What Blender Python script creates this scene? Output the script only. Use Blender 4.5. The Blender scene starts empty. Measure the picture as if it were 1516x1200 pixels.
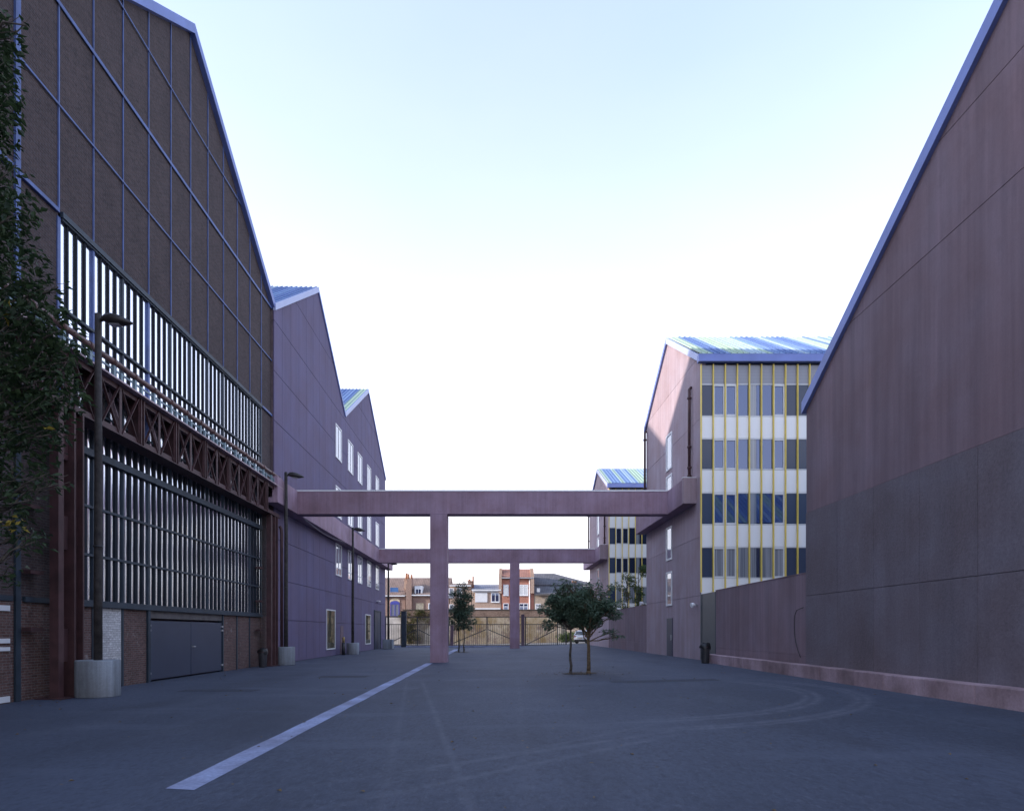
import bpy, bmesh, math, random
from mathutils import Vector, Matrix
R = math.radians
S = bpy.context.scene
C = S.collection
F = 947.0            # focal length of the photograph in its own pixels
HZ, CX, EYE = 934.0, 758.0, 1.7

# ------------------------------------------------------------------ camera, sky, sun, exposure
cam_d = bpy.data.cameras.new('camera')
cam_d.sensor_width = 36.0
cam_d.lens = 36.0 * F / 1516.0
cam_d.shift_y = 334.0 / 1516.0
cam_d.clip_start = 0.1
cam_d.clip_end = 5000
cam = bpy.data.objects.new('camera', cam_d)
cam.location = (0, 0, EYE)
cam.rotation_euler = (R(90), 0, 0)
C.objects.link(cam)
S.camera = cam

SUN_EL = R(15.5)
TO_SUN = Vector((-21.3, -4.6, 0)).normalized()
SUN_ROT = math.atan2(TO_SUN.x, TO_SUN.y)
world = bpy.data.worlds.new('World')
S.world = world
world.use_nodes = True
wt = world.node_tree
sky = wt.nodes.new('ShaderNodeTexSky')
sky.sky_type = 'NISHITA'
sky.sun_disc = False
sky.sun_elevation = SUN_EL
sky.sun_rotation = SUN_ROT % (2 * math.pi)
sky.altitude = 50
sky.air_density = 1.0
sky.dust_density = 1.0
sky.ozone_density = 3.0
# a thin even veil of high haze over the whole sky, thicker towards the horizon all round
tc = wt.nodes.new('ShaderNodeTexCoord')
sp = wt.nodes.new('ShaderNodeSeparateXYZ')
wt.links.new(tc.outputs['Generated'], sp.inputs[0])
hz_w = wt.nodes.new('ShaderNodeMapRange')
hz_w.interpolation_type = 'SMOOTHSTEP'
wt.links.new(sp.outputs[2], hz_w.inputs['Value'])
hz_w.inputs['From Min'].default_value = 0.0
hz_w.inputs['From Max'].default_value = 0.85
hz_w.inputs['To Min'].default_value = 0.86
hz_w.inputs['To Max'].default_value = 0.22
cn = wt.nodes.new('ShaderNodeTexNoise')
cm = wt.nodes.new('ShaderNodeVectorMath')
cm.operation = 'MULTIPLY'
cm.inputs[1].default_value = (1.0, 1.0, 2.6)
wt.links.new(tc.outputs['Generated'], cm.inputs[0])
wt.links.new(cm.outputs[0], cn.inputs['Vector'])
cn.inputs['Scale'].default_value = 1.6
cn.inputs['Detail'].default_value = 5
cw = wt.nodes.new('ShaderNodeMath')
cw.operation = 'MULTIPLY_ADD'
wt.links.new(cn.outputs['Fac'], cw.inputs[0])
cw.inputs[1].default_value = 0.18
cw.inputs[2].default_value = -0.09
ca = wt.nodes.new('ShaderNodeMath')
ca.use_clamp = True
wt.links.new(hz_w.outputs[0], ca.inputs[0])
wt.links.new(cw.outputs[0], ca.inputs[1])
veil = wt.nodes.new('ShaderNodeMix')
veil.data_type = 'RGBA'
wt.links.new(ca.outputs[0], veil.inputs[0])
wt.links.new(sky.outputs[0], veil.inputs[6])
veil.inputs[7].default_value = (2.50, 2.30, 2.45, 1)
wt.links.new(veil.outputs[2], wt.nodes['Background'].inputs[0])
wt.nodes['Background'].inputs[1].default_value = 0.15

sun_d = bpy.data.lights.new('sun', 'SUN')
sun_d.energy = 1.4
sun_d.angle = R(1.2)
sun_d.color = (1.0, 0.90, 0.80)
sun = bpy.data.objects.new('sun', sun_d)
sun.rotation_euler = Vector((-TO_SUN.x * math.cos(SUN_EL), -TO_SUN.y * math.cos(SUN_EL), -math.sin(SUN_EL))).to_track_quat('-Z', 'Y').to_euler()
sun.location = (-60, -10, 40)
C.objects.link(sun)
S.view_settings.view_transform = 'Standard'
S.view_settings.look = 'None'
S.view_settings.gamma = 1.0
S.view_settings.exposure = 2.1
S.cycles.max_bounces = 6
S.cycles.use_denoising = True

# ------------------------------------------------------------------ helpers: materials
class NT:
    def __init__(self, name):
        self.m = bpy.data.materials.new(name)
        self.m.use_nodes = True
        self.t = self.m.node_tree
        self.b = self.t.nodes['Principled BSDF']
        self._p = None
    def n(self, typ, **kw):
        o = self.t.nodes.new(typ)
        for k, v in kw.items():
            setattr(o, k, v)
        return o
    def l(self, a, b):
        self.t.links.new(a, b)
    def setin(self, node, key, v):
        if isinstance(v, bpy.types.NodeSocket):
            self.l(v, node.inputs[key])
        else:
            node.inputs[key].default_value = v
    def pos(self):
        if self._p is None:
            self._p = self.n('ShaderNodeNewGeometry').outputs['Position']
        return self._p
    def math(self, op, a, b=0.0, c=None):
        o = self.n('ShaderNodeMath', operation=op)
        self.setin(o, 0, a)
        self.setin(o, 1, b)
        if c is not None:
            self.setin(o, 2, c)
        return o.outputs[0]
    def mapped(self, sc):
        o = self.n('ShaderNodeVectorMath', operation='MULTIPLY')
        self.l(self.pos(), o.inputs[0])
        o.inputs[1].default_value = sc
        return o.outputs[0]
    def noise(self, sc=(1, 1, 1), scale=1.0, detail=4.0, rough=0.55):
        o = self.n('ShaderNodeTexNoise')
        self.l(self.mapped(sc), o.inputs['Vector'])
        o.inputs['Scale'].default_value = scale
        o.inputs['Detail'].default_value = detail
        o.inputs['Roughness'].default_value = rough
        return o.outputs['Fac']
    def ramp(self, fac, a, b):
        o = self.n('ShaderNodeMapRange')
        self.setin(o, 'Value', fac)
        o.inputs['From Min'].default_value = a
        o.inputs['From Max'].default_value = b
        return o.outputs[0]
    def mix(self, fac, a, b, blend='MIX'):
        o = self.n('ShaderNodeMix', data_type='RGBA', blend_type=blend)
        self.setin(o, 0, fac)
        for k, v in ((6, a), (7, b)):
            if isinstance(v, bpy.types.NodeSocket):
                self.l(v, o.inputs[k])
            else:
                o.inputs[k].default_value = (*v, 1.0)
        return o.outputs[2]
    def color(self, v):
        if isinstance(v, bpy.types.NodeSocket):
            self.l(v, self.b.inputs['Base Color'])
        else:
            self.b.inputs['Base Color'].default_value = (*v, 1)
    def bump(self, h, strength=0.3, dist=0.01):
        o = self.n('ShaderNodeBump')
        o.inputs['Strength'].default_value = strength
        o.inputs['Distance'].default_value = dist
        self.l(h, o.inputs['Height'])
        self.l(o.outputs[0], self.b.inputs['Normal'])
    def vary(self, col, amt=0.12):
        """each piece a little lighter or darker than its neighbours"""
        r = self.n('ShaderNodeObjectInfo').outputs['Random']
        v = self.math('MULTIPLY_ADD', r, 2 * amt, 1 - amt)
        o = self.n('ShaderNodeHueSaturation')
        self.l(v, o.inputs['Value'])
        self.l(col, o.inputs['Color'])
        return o.outputs[0]

def plain(name, c, rough=0.6, metal=0.0, var=0.25, scale=3.0, bump=0.0, spec=None):
    t = NT(name)
    f = t.noise(scale=scale)
    col = t.mix(t.ramp(f, 0.3, 0.7), tuple(x * (1 - var) for x in c), tuple(min(1, x * (1 + var)) for x in c))
    t.color(t.vary(col, 0.05))
    t.b.inputs['Roughness'].default_value = rough
    t.b.inputs['Metallic'].default_value = metal
    if spec is not None:
        t.b.inputs['Specular IOR Level'].default_value = spec
    if bump:
        t.bump(t.noise(scale=scale * 12), bump)
    return t.m

def concrete(name, c, streak=0.35, grain=0.2, rough_bump=0.25, var=0.07, patch=0.25):
    t = NT(name)
    s1 = t.noise((1.6, 1.6, 0.12), 1.0, 5)            # vertical streaks left by rain
    s2 = t.noise((1, 1, 1), 0.55, 5, 0.6)             # broad clouds in the pigment
    s3 = t.noise((1, 1, 1), 22, 3)                    # grain
    k = t.math('MULTIPLY_ADD', t.ramp(s1, 0.3, 0.7), streak, 1 - streak / 2)
    k = t.math('MULTIPLY', k, t.math('MULTIPLY_ADD', t.ramp(s2, 0.3, 0.7), patch, 1 - patch / 2))
    s4 = t.noise((7, 7, 0.22), 1.0, 4, 0.6)           # fine drip lines
    s5 = t.noise((1, 1, 0.55), 2.3, 7, 0.72)          # blotches and repairs
    k = t.math('MULTIPLY', k, t.math('MULTIPLY_ADD', t.ramp(s4, 0.35, 0.7), streak * 0.7, 1 - streak * 0.35))
    k = t.math('MULTIPLY', k, t.math('MULTIPLY_ADD', t.ramp(s5, 0.55, 0.8), -0.35 * (streak + patch), 1.0))
    k = t.math('MULTIPLY', k, t.math('MULTIPLY_ADD', s3, grain, 1 - grain / 2))
    base = t.mix(t.ramp(s2, 0.35, 0.65), c, (c[0] * 0.92, c[1] * 1.02, c[2] * 1.08))
    o = t.n('ShaderNodeHueSaturation')
    t.l(k, o.inputs['Value'])
    t.l(base, o.inputs['Color'])
    t.color(t.vary(o.outputs[0], var))
    t.b.inputs['Roughness'].default_value = 0.82
    t.bump(t.math('ADD', t.noise(scale=60, detail=3), t.noise(scale=9, detail=3)), rough_bump, 0.012)
    return t.m

def bricks(name, c1, c2, mortar, axis='y', wash=None, bw=0.22, bh=0.068, stain=0.35):
    t = NT(name)
    sx = t.n('ShaderNodeSeparateXYZ')
    t.l(t.pos(), sx.inputs[0])
    cb = t.n('ShaderNodeCombineXYZ')
    t.l(sx.outputs['Y' if axis == 'y' else 'X'], cb.inputs[0])
    t.l(sx.outputs['Z'], cb.inputs[1])
    b = t.n('ShaderNodeTexBrick')
    t.l(cb.outputs[0], b.inputs['Vector'])
    b.inputs['Scale'].default_value = 1.0
    b.inputs['Color1'].default_value = (*c1, 1)
    b.inputs['Color2'].default_value = (*c2, 1)
    b.inputs['Mortar'].default_value = (*mortar, 1)
    b.inputs['Mortar Size'].default_value = 0.007
    b.inputs['Brick Width'].default_value = bw
    b.inputs['Row Height'].default_value = bh
    b.inputs['Bias'].default_value = -0.1
    col = b.outputs['Color']
    d = t.noise((1, 1, 0.6), 0.9, 6, 0.65)
    col = t.mix(t.math('MULTIPLY', t.ramp(d, 0.42, 0.75), stain), col, tuple(x * 0.25 for x in c1))
    sp = t.noise((1, 1, 1), 14, 4, 0.7)                # odd pale and dark bricks
    col = t.mix(t.math('MULTIPLY', t.ramp(sp, 0.55, 0.68), 0.55), col, (c2[0] * 1.9, c2[1] * 1.9, c2[2] * 1.9))
    sq = t.noise((1, 1, 2.2), 6.5, 5, 0.75)
    col = t.mix(t.math('MULTIPLY', t.ramp(sq, 0.52, 0.66), 0.6), col, tuple(x * 0.35 for x in c1))
    if wash:
        wn = t.noise((1, 1, 1), 2.6, 6, 0.7)
        col = t.mix(t.ramp(wn, wash[1], wash[1] + 0.18), col, wash[0])
    t.color(col)
    t.b.inputs['Roughness'].default_value = 0.9
    t.bump(t.math('ADD', t.math('MULTIPLY', b.outputs['Fac'], -1.0), t.math('MULTIPLY', t.noise(scale=40), 0.5)), 0.5, 0.012)
    return t.m

def gloss(name, c, metal=0.0, rough=0.04, ior=1.5, wave=0.0, wscale=0.7):
    t = NT(name)
    t.b.inputs['Base Color'].default_value = (*c, 1)
    t.b.inputs['Metallic'].default_value = metal
    t.b.inputs['Roughness'].default_value = rough
    t.b.inputs['IOR'].default_value = ior
    if wave:
        t.bump(t.noise(scale=wscale, detail=1), wave, 0.05)
    return t.m

def foliage(name, c, c2, rough=0.55):
    t = NT(name)
    f = t.noise(scale=1.4, detail=3)
    r = t.n('ShaderNodeNewGeometry').outputs['Random Per Island']
    col = t.mix(t.math('ADD', t.math('MULTIPLY', t.ramp(f, 0.3, 0.7), 0.45), t.math('MULTIPLY', r, 0.55)), c, c2)
    t.color(col)
    t.b.inputs['Roughness'].default_value = rough
    t.b.inputs['Specular IOR Level'].default_value = 0.35
    out = t.t.nodes['Material Output']
    tr = t.n('ShaderNodeBsdfTranslucent')
    t.l(col, tr.inputs[0])
    mx = t.n('ShaderNodeMixShader')
    mx.inputs[0].default_value = 0.3
    t.l(t.b.outputs[0], mx.inputs[1])
    t.l(tr.outputs[0], mx.inputs[2])
    t.l(mx.outputs[0], out.inputs[0])
    return t.m

def asphalt():
    t = NT('asphalt')
    big = t.noise((1, 0.5, 1), 0.22, 5, 0.6)
    mid = t.noise((1, 0.35, 1), 1.1, 5, 0.65)
    fine = t.noise((1, 1, 1), 70, 4, 0.8)
    grit = t.noise((1, 0.45, 1), 13, 6, 0.85)
    broad = t.noise((0.35, 1.2, 1), 0.6, 6, 0.62)
    col = t.mix(t.ramp(big, 0.32, 0.7), (0.033, 0.043, 0.070), (0.062, 0.078, 0.123))
    col = t.mix(t.math('MULTIPLY', t.ramp(mid, 0.5, 0.8), 0.5), col, (0.098, 0.110, 0.150))
    col = t.mix(t.math('MULTIPLY', t.ramp(fine, 0.35, 0.8), 0.35), col, (0.12, 0.132, 0.17))
    col = t.mix(t.math('MULTIPLY', t.ramp(grit, 0.46, 0.66), 0.62), col, (0.018, 0.024, 0.040))
    grit2 = t.noise((1, 0.45, 1), 17, 6, 0.85)
    col = t.mix(t.math('MULTIPLY', t.ramp(grit2, 0.54, 0.68), 0.6), col, (0.13, 0.145, 0.19))
    col = t.mix(t.math('MULTIPLY', t.ramp(broad, 0.54, 0.74), 0.5), col, (0.105, 0.122, 0.172))
    sx = t.n('ShaderNodeSeparateXYZ')
    t.l(t.pos(), sx.inputs[0])
    x, y = sx.outputs[0], sx.outputs[1]
    tot = None
    def add(v):
        nonlocal tot
        tot = v if tot is None else t.math('MAXIMUM', tot, v)
    def band(d, w):                       # 1 at the middle of the mark, 0 at its edge
        return t.math('MAXIMUM', t.math('SUBTRACT', 1.0, t.math('DIVIDE', t.math('ABSOLUTE', d), w)), 0.0)
    def ring(cx, cy, r, w, xmin, ymax, amp=1.0):
        dx, dy = t.math('SUBTRACT', x, cx), t.math('SUBTRACT', y, cy)
        d = t.math('SQRT', t.math('ADD', t.math('MULTIPLY', dx, dx), t.math('MULTIPLY', dy, dy)))
        v = band(t.math('SUBTRACT', d, r), w)
        v = t.math('MULTIPLY', v, t.ramp(x, xmin, xmin + 1.5))
        v = t.math('MULTIPLY', v, t.ramp(y, ymax, ymax - 2.0))
        add(t.math('MULTIPLY', v, amp))
    def line(x0, y0, x1, y1, w, amp=1.0):
        L = math.hypot(x1 - x0, y1 - y0)
        ux, uy = (x1 - x0) / L, (y1 - y0) / L
        dx, dy = t.math('SUBTRACT', x, x0), t.math('SUBTRACT', y, y0)
        d = t.math('ADD', t.math('MULTIPLY', dx, uy), t.math('MULTIPLY', dy, -ux))
        a = t.math('ADD', t.math('MULTIPLY', dx, ux), t.math('MULTIPLY', dy, uy))
        v = t.math('MULTIPLY', band(d, w), t.ramp(a, 0.0, 1.5))
        v = t.math('MULTIPLY', v, t.ramp(a, L, L - 1.5))
        add(t.math('MULTIPLY', v, amp))
    for r in (6.15, 5.95, 5.2, 4.95):     # tyre arcs in front of the low red kerb
        ring(2.0, 16.2, r, 0.16, 1.6, 19.5)
    line(3.4, 10.55, -2.6, 6.6, 0.12, 0.7)
    line(3.0, 10.1, -2.2, 5.6, 0.12, 0.7)
    line(2.9, 11.2, -1.6, 6.9, 0.10, 0.5)
    line(-3.1, 22, -0.15, 4.5, 0.09, 0.6)
    line(-3.6, 22, -1.0, 4.5, 0.09, 0.4)
    line(0.2, 24, 0.15, 4.5, 0.12, 0.2)
    line(6.5, 20, 7.4, 4.5, 0.06, 0.5)
    line(2.0, 26, 8.0, 16.5, 0.12, 0.45)
    dk = t.noise((1, 0.3, 1), 0.5, 6, .6)
    col = t.mix(t.math('MULTIPLY', t.ramp(dk, .52, .70), .55), col, (0.028, 0.034, 0.052))
    wear = t.ramp(t.noise((1, 1, 1), 3.5, 4, 0.7), 0.3, 0.65)
    f = t.math('MULTIPLY', t.math('MULTIPLY', tot, wear), 0.45)
    col = t.mix(f, col, (0.19, 0.20, 0.25))
    crack = t.noise((1, 1, 1), 0.8, 8, 0.7)
    c2 = band(t.math('SUBTRACT', crack, 0.5), 0.004)
    col = t.mix(t.math('MULTIPLY', c2, 0.35), col, (0.015, 0.015, 0.016))
    t.color(col)
    t.b.inputs['Roughness'].default_value = 0.72
    t.b.inputs['Specular IOR Level'].default_value = 0.35
    t.bump(t.math('ADD', fine, t.math('MULTIPLY', t.noise(scale=7), 0.6)), 0.6, 0.012)
    return t.m

M = {}
M['asphalt'] = asphalt()
M['gutter'] = concrete('pale_gutter_concrete', (0.27, 0.29, 0.42), 0.1, 0.8, 0.4, patch=0.9)
M['red'] = concrete('red_pigmented_concrete', (0.200, 0.131, 0.148), 0.30)
M['red_apt'] = concrete('pink_red_block_concrete', (0.365, 0.265, 0.285), 0.25)
M['red_rough'] = concrete('rough_red_grey_concrete', (0.148, 0.115, 0.130), 0.15, 0.75, 1.0, patch=0.35)
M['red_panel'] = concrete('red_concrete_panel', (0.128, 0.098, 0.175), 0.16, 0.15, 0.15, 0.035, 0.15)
M['red_beam'] = concrete('red_beam_concrete', (0.350, 0.222, 0.270), 0.25, patch=0.5)
M['red_kerb'] = concrete('red_kerb_concrete', (0.330, 0.215, 0.225), 0.2, 0.5, 0.4, patch=1.1)
M['dark_core'] = plain('joint_filler', (0.11, 0.08, 0.09), 0.9)
M['brick_hall'] = bricks('dark_hall_brick', (0.045, 0.027, 0.028), (0.074, 0.047, 0.045), (0.085, 0.080, 0.088), 'y')
M['brick_low'] = bricks('worn_red_brick', (0.100, 0.050, 0.042), (0.150, 0.082, 0.070), (0.16, 0.145, 0.145), 'y', ((0.40, 0.38, 0.37), 0.60))
M['brick_white'] = bricks('whitewashed_brick', (0.50, 0.49, 0.49), (0.62, 0.61, 0.61), (0.34, 0.32, 0.32), 'y', ((0.20, 0.13, 0.115), 0.60))
M['zinc'] = plain('blue_grey_zinc', (0.155, 0.205, 0.47), 0.45, 0.15, 0.12, 1.0)
M['zinc_pale'] = plain('pale_zinc_flashing', (0.40, 0.44, 0.64), 0.45, 0.2, 0.06, 1.0)
M['cap'] = plain('white_metal_coping', (0.85, 0.85, 0.86), 0.4, 0.0, 0.03)
M['steel_blue'] = plain('blue_painted_steel', (0.070, 0.110, 0.28), 0.55, 0.05, 0.25, 2.0)
M['steel_green'] = plain('dark_green_blue_steel', (0.024, 0.038, 0.056), 0.6, 0.0, 0.25, 2.0)
M['steel_rail'] = plain('grey_green_rail_steel', (0.18, 0.26, 0.30), 0.5, 0.1, 0.2, 2.0)
M['rust'] = plain('red_oxide_steel', (0.066, 0.029, 0.031), 0.6, 0.0, 0.30, 2.5, 0.2)
M['rust_pale'] = plain('faded_pink_gusset_steel', (0.40, 0.29, 0.31), 0.6, 0.0, 0.3, 5.0)
M['pipe'] = plain('rusty_brown_pipe', (0.125, 0.068, 0.062), 0.5, 0.1, 0.35, 3.0, 0.2)
M['mull_dark'] = plain('dark_glazing_bar', (0.016, 0.020, 0.028), 0.85, 0.0, 0.2, 3.0, 0.0, 0.2)
M['uglass'] = gloss('profiled_translucent_glass', (0.85, 0.88, 0.95), 0.95, 0.13, 1.6, 0.03, 1.5)
M['door'] = plain('slate_grey_door_paint', (0.036, 0.048, 0.084), 0.45, 0.0, 0.08, 1.0)
M['door_lintel'] = plain('grey_door_header', (0.11, 0.10, 0.10), 0.7)
M['white'] = plain('white_paint', (0.72, 0.73, 0.75), 0.45, 0.0, 0.04)
M['white_panel'] = gloss('white_enamel_glass_panel', (0.90, 0.90, 0.90), 0.0, 0.15, 1.5)
M['pane'] = gloss('window_glass', (0.02, 0.03, 0.06), 0.0, 0.02, 2.6, 0.01)
M['pane'].node_tree.nodes['Principled BSDF'].inputs['Specular Tint'].default_value = (0.55, 0.66, 1.0, 1)
M['pane_sky'] = gloss('side_window_glass', (0.42, 0.45, 0.50), 0.55, 0.04, 2.0, 0.02)
M['pane_dark'] = gloss('dark_glass_panel', (0.050, 0.068, 0.115), 0.0, 0.18, 1.5)
M['yellow'] = plain('yellow_painted_fin', (0.80, 0.60, 0.12), 0.45, 0.0, 0.06)
M['galv'] = plain('galvanised_steel', (0.42, 0.43, 0.45), 0.4, 0.5, 0.1)
M['black'] = plain('black_plastic', (0.012, 0.012, 0.013), 0.45, 0.0, 0.3)
M['lamp_pole'] = plain('weathered_dark_pole', (0.040, 0.034, 0.032), 0.8, 0.0, 0.5, 6.0, 0.5)
M['lamp_head'] = plain('dark_lamp_housing', (0.035, 0.032, 0.030), 0.5)
M['block'] = concrete('grey_ballast_concrete', (0.30, 0.30, 0.29), 0.5, 0.35, 0.4, 0.1, 0.5)
M['block'] = concrete('grey_ballast_drum', (0.24, 0.25, 0.27), 0.5, 0.35, 0.4, 0.1, 0.5)
M['bark'] = plain('brown_bark', (0.130, 0.090, 0.050), 0.9, 0.0, 0.45, 9.0, 0.6)
M['bark_grey'] = plain('grey_bark', (0.085, 0.072, 0.060), 0.9, 0.0, 0.45, 9.0, 0.6)
M['soil'] = plain('tree_pit_soil', (0.060, 0.045, 0.034), 0.95, 0.0, 0.5, 6.0, 0.6)
M['leaf_near'] = foliage('near_tree_leaf', (0.012, 0.028, 0.014), (0.055, 0.090, 0.034))
M['leaf_yard'] = foliage('yard_tree_leaf', (0.050, 0.095, 0.065), (0.190, 0.260, 0.170))
M['leaf_light'] = foliage('light_green_leaf', (0.060, 0.100, 0.030), (0.120, 0.170, 0.050))
M['leaf_dry'] = plain('fallen_leaf', (0.16, 0.11, 0.05), 0.8, 0.0, 0.6, 30)
M['roof_blue'] = plain('blue_roof_sheet', (0.17, 0.26, 0.46), 0.6, 0.0, 0.05)
M['roof_deep'] = plain('deep_blue_roof_sheet', (0.11, 0.18, 0.38), 0.6, 0.0, 0.05)
M['roof_pale'] = plain('pale_blue_roof_sheet', (0.36, 0.46, 0.54), 0.6, 0.0, 0.05)
M['roof_green'] = plain('pale_green_roof_sheet', (0.37, 0.48, 0.38), 0.6, 0.0, 0.05)
M['roof_dull'] = plain('grey_roof_sheet', (0.20, 0.22, 0.26), 0.6)

# ------------------------------------------------------------------ helpers: geometry
W = {}
def tag(o, label=None, cat=None, group=None, kind=None):
    for k, v in (('label', label), ('category', cat), ('group', group), ('kind', kind)):
        if v:
            o[k] = v
    return o

def place(o, parent, mat):
    C.objects.link(o)
    W[o] = mat
    if parent is not None:
        o.parent = parent
        o.matrix_basis = W[parent].inverted() @ mat
    else:
        o.matrix_basis = mat
    return o

def thing(name, loc, label, cat, group=None, rz=0.0):
    o = bpy.data.objects.new(name, None)
    o.empty_display_size = 0.3
    place(o, None, Matrix.Translation(loc) @ Matrix.Rotation(rz, 4, 'Z'))
    return tag(o, label, cat, group)

class Frame:
    """a wall: u runs along it, n points out of it, z is up"""
    def __init__(s, x, y, ux, uy, flip=False):
        L = math.hypot(ux, uy)
        s.o = (x, y)
        s.u = (ux / L, uy / L)
        s.n = (s.u[1], -s.u[0]) if not flip else (-s.u[1], s.u[0])
        s.k = (round(s.u[0], 5), round(s.u[1], 5), flip)
    def p(s, u, n, z):
        return Vector((s.o[0] + u * s.u[0] + n * s.n[0], s.o[1] + u * s.u[1] + n * s.n[1], z))

class MB:
    def __init__(s):
        s.v, s.f, s.sm = [], [], []
    def quadbox(s, P):                              # eight corners: bottom ring then top ring
        i = len(s.v)
        s.v += [tuple(q) for q in P]
        for f in ((0, 3, 2, 1), (4, 5, 6, 7), (0, 1, 5, 4), (1, 2, 6, 5), (2, 3, 7, 6), (3, 0, 4, 7)):
            s.f.append(tuple(i + a for a in f))
            s.sm.append(False)
        return s
    def box(s, fr, u0, u1, n0, n1, z0, z1):
        return s.quadbox([fr.p(u, n, z) for z in (z0, z1) for u, n in ((u0, n0), (u1, n0), (u1, n1), (u0, n1))])
    def cbox(s, c, d):
        x, y, z = c
        a, b, e = d[0] / 2, d[1] / 2, d[2] / 2
        return s.quadbox([(x + i * a, y + j * b, z + k * e) for k in (-1, 1) for i, j in ((-1, -1), (1, -1), (1, 1), (-1, 1))])
    def bar(s, p, q, w, h, up=(0, 0, 1)):           # a straight bar of w x h section
        p, q = Vector(p), Vector(q)
        d = (q - p).normalized()
        a = d.cross(Vector(up))
        if a.length < 1e-4:
            a = d.cross(Vector((0, 1, 0)))
        a.normalize()
        b = a.cross(d).normalized()
        a, b = a * w / 2, b * h / 2
        return s.quadbox([p - a - b, p + a - b, p + a + b, p - a + b, q - a - b, q + a - b, q + a + b, q - a + b])
    def tube(s, pts, rad, seg=10, cap=True, smooth=True):
        pts = [Vector(p) for p in pts]
        if not isinstance(rad, (list, tuple)):
            rad = [rad] * len(pts)
        base = len(s.v)
        ref = None
        for k, p in enumerate(pts):
            d = (pts[min(k + 1, len(pts) - 1)] - pts[max(k - 1, 0)]).normalized()
            if ref is None:
                ref = d.orthogonal().normalized()
            a = (ref - d * ref.dot(d))
            a = a.normalized() if a.length > 1e-5 else d.orthogonal().normalized()
            ref = a
            b = d.cross(a)
            for j in range(seg):
                t = 2 * math.pi * j / seg
                s.v.append(tuple(p + (a * math.cos(t) + b * math.sin(t)) * rad[k]))
        for k in range(len(pts) - 1):
            for j in range(seg):
                i0, i1 = base + k * seg + j, base + k * seg + (j + 1) % seg
                s.f.append((i0, i1, i1 + seg, i0 + seg))
                s.sm.append(smooth)
        if cap:
            s.f.append(tuple(base + j for j in reversed(range(seg))))
            s.f.append(tuple(base + (len(pts) - 1) * seg + j for j in range(seg)))
            s.sm += [False, False]
        return s
    def prism(s, fr, pts, n0, n1):                  # polygon (u, z) pushed from n0 to n1
        i, k = len(s.v), len(pts)
        s.v += [tuple(fr.p(u, n0, z)) for u, z in pts] + [tuple(fr.p(u, n1, z)) for u, z in pts]
        s.f.append(tuple(i + a for a in reversed(range(k))))
        s.f.append(tuple(i + k + a for a in range(k)))
        s.sm += [False, False]
        for a in range(k):
            b = (a + 1) % k
            s.f.append((i + a, i + b, i + k + b, i + k + a))
            s.sm.append(False)
        return s
    def poly(s, P):
        i = len(s.v)
        s.v += [tuple(q) for q in P]
        s.f.append(tuple(range(i, i + len(P))))
        s.sm.append(False)
        return s
    def mesh(s, name, mat, off=None, bevel=0.0, recalc=True):
        me = bpy.data.meshes.new(name)
        vs = s.v if off is None else [(a - off[0], b - off[1], c - off[2]) for a, b, c in s.v]
        me.from_pydata(vs, [], s.f)
        me.polygons.foreach_set('use_smooth', s.sm)
        if recalc or bevel:
            bm = bmesh.new()
            bm.from_mesh(me)
            bmesh.ops.recalc_face_normals(bm, faces=bm.faces)
            if bevel:
                ed = [e for e in bm.edges if len(e.link_faces) == 2 and e.calc_face_angle(0) > 0.6]
                bmesh.ops.bevel(bm, geom=ed, offset=bevel, segments=1, affect='EDGES', clamp_overlap=True)
            bm.to_mesh(me)
            bm.free()
        me.materials.append(mat if not isinstance(mat, str) else M[mat])
        return me
    def build(s, name, mat, parent=None, bevel=0.0, recalc=True, base=None):
        """the mesh becomes one object whose origin sits at the foot of it"""
        xs, ys, zs = zip(*s.v)
        off = Vector(base) if base is not None else Vector(((min(xs) + max(xs)) / 2, (min(ys) + max(ys)) / 2, min(zs)))
        o = bpy.data.objects.new(name, s.mesh(name, mat, off, bevel, recalc))
        return place(o, parent, Matrix.Translation(off))

CACHE = {}
def piece(name, fr, u0, u1, n0, n1, z0, z1, mat, parent, bevel=0.0):
    """a box-like piece of a wall; alike pieces share one mesh"""
    key = (fr.k, round(u1 - u0, 3), round(n1 - n0, 3), round(z1 - z0, 3), mat, bevel)
    c = fr.p((u0 + u1) / 2, (n0 + n1) / 2, z0)
    if key not in CACHE:
        CACHE[key] = MB().box(fr, u0, u1, n0, n1, z0, z1).mesh(name, mat, c, bevel)
    o = bpy.data.objects.new(name, CACHE[key])
    return place(o, parent, Matrix.Translation(c))

def clip(poly, a, b):
    """keep the side to the left of the line a-b"""
    out = []
    def side(p):
        return (b[0] - a[0]) * (p[1] - a[1]) - (b[1] - a[1]) * (p[0] - a[0])
    for i, p in enumerate(poly):
        q = poly[(i + 1) % len(poly)]
        sp, sq = side(p), side(q)
        if sp >= 0:
            out.append(p)
        if sp * sq < -1e-12:
            t = sp / (sp - sq)
            out.append((p[0] + t * (q[0] - p[0]), p[1] + t * (q[1] - p[1])))
    return out

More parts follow.
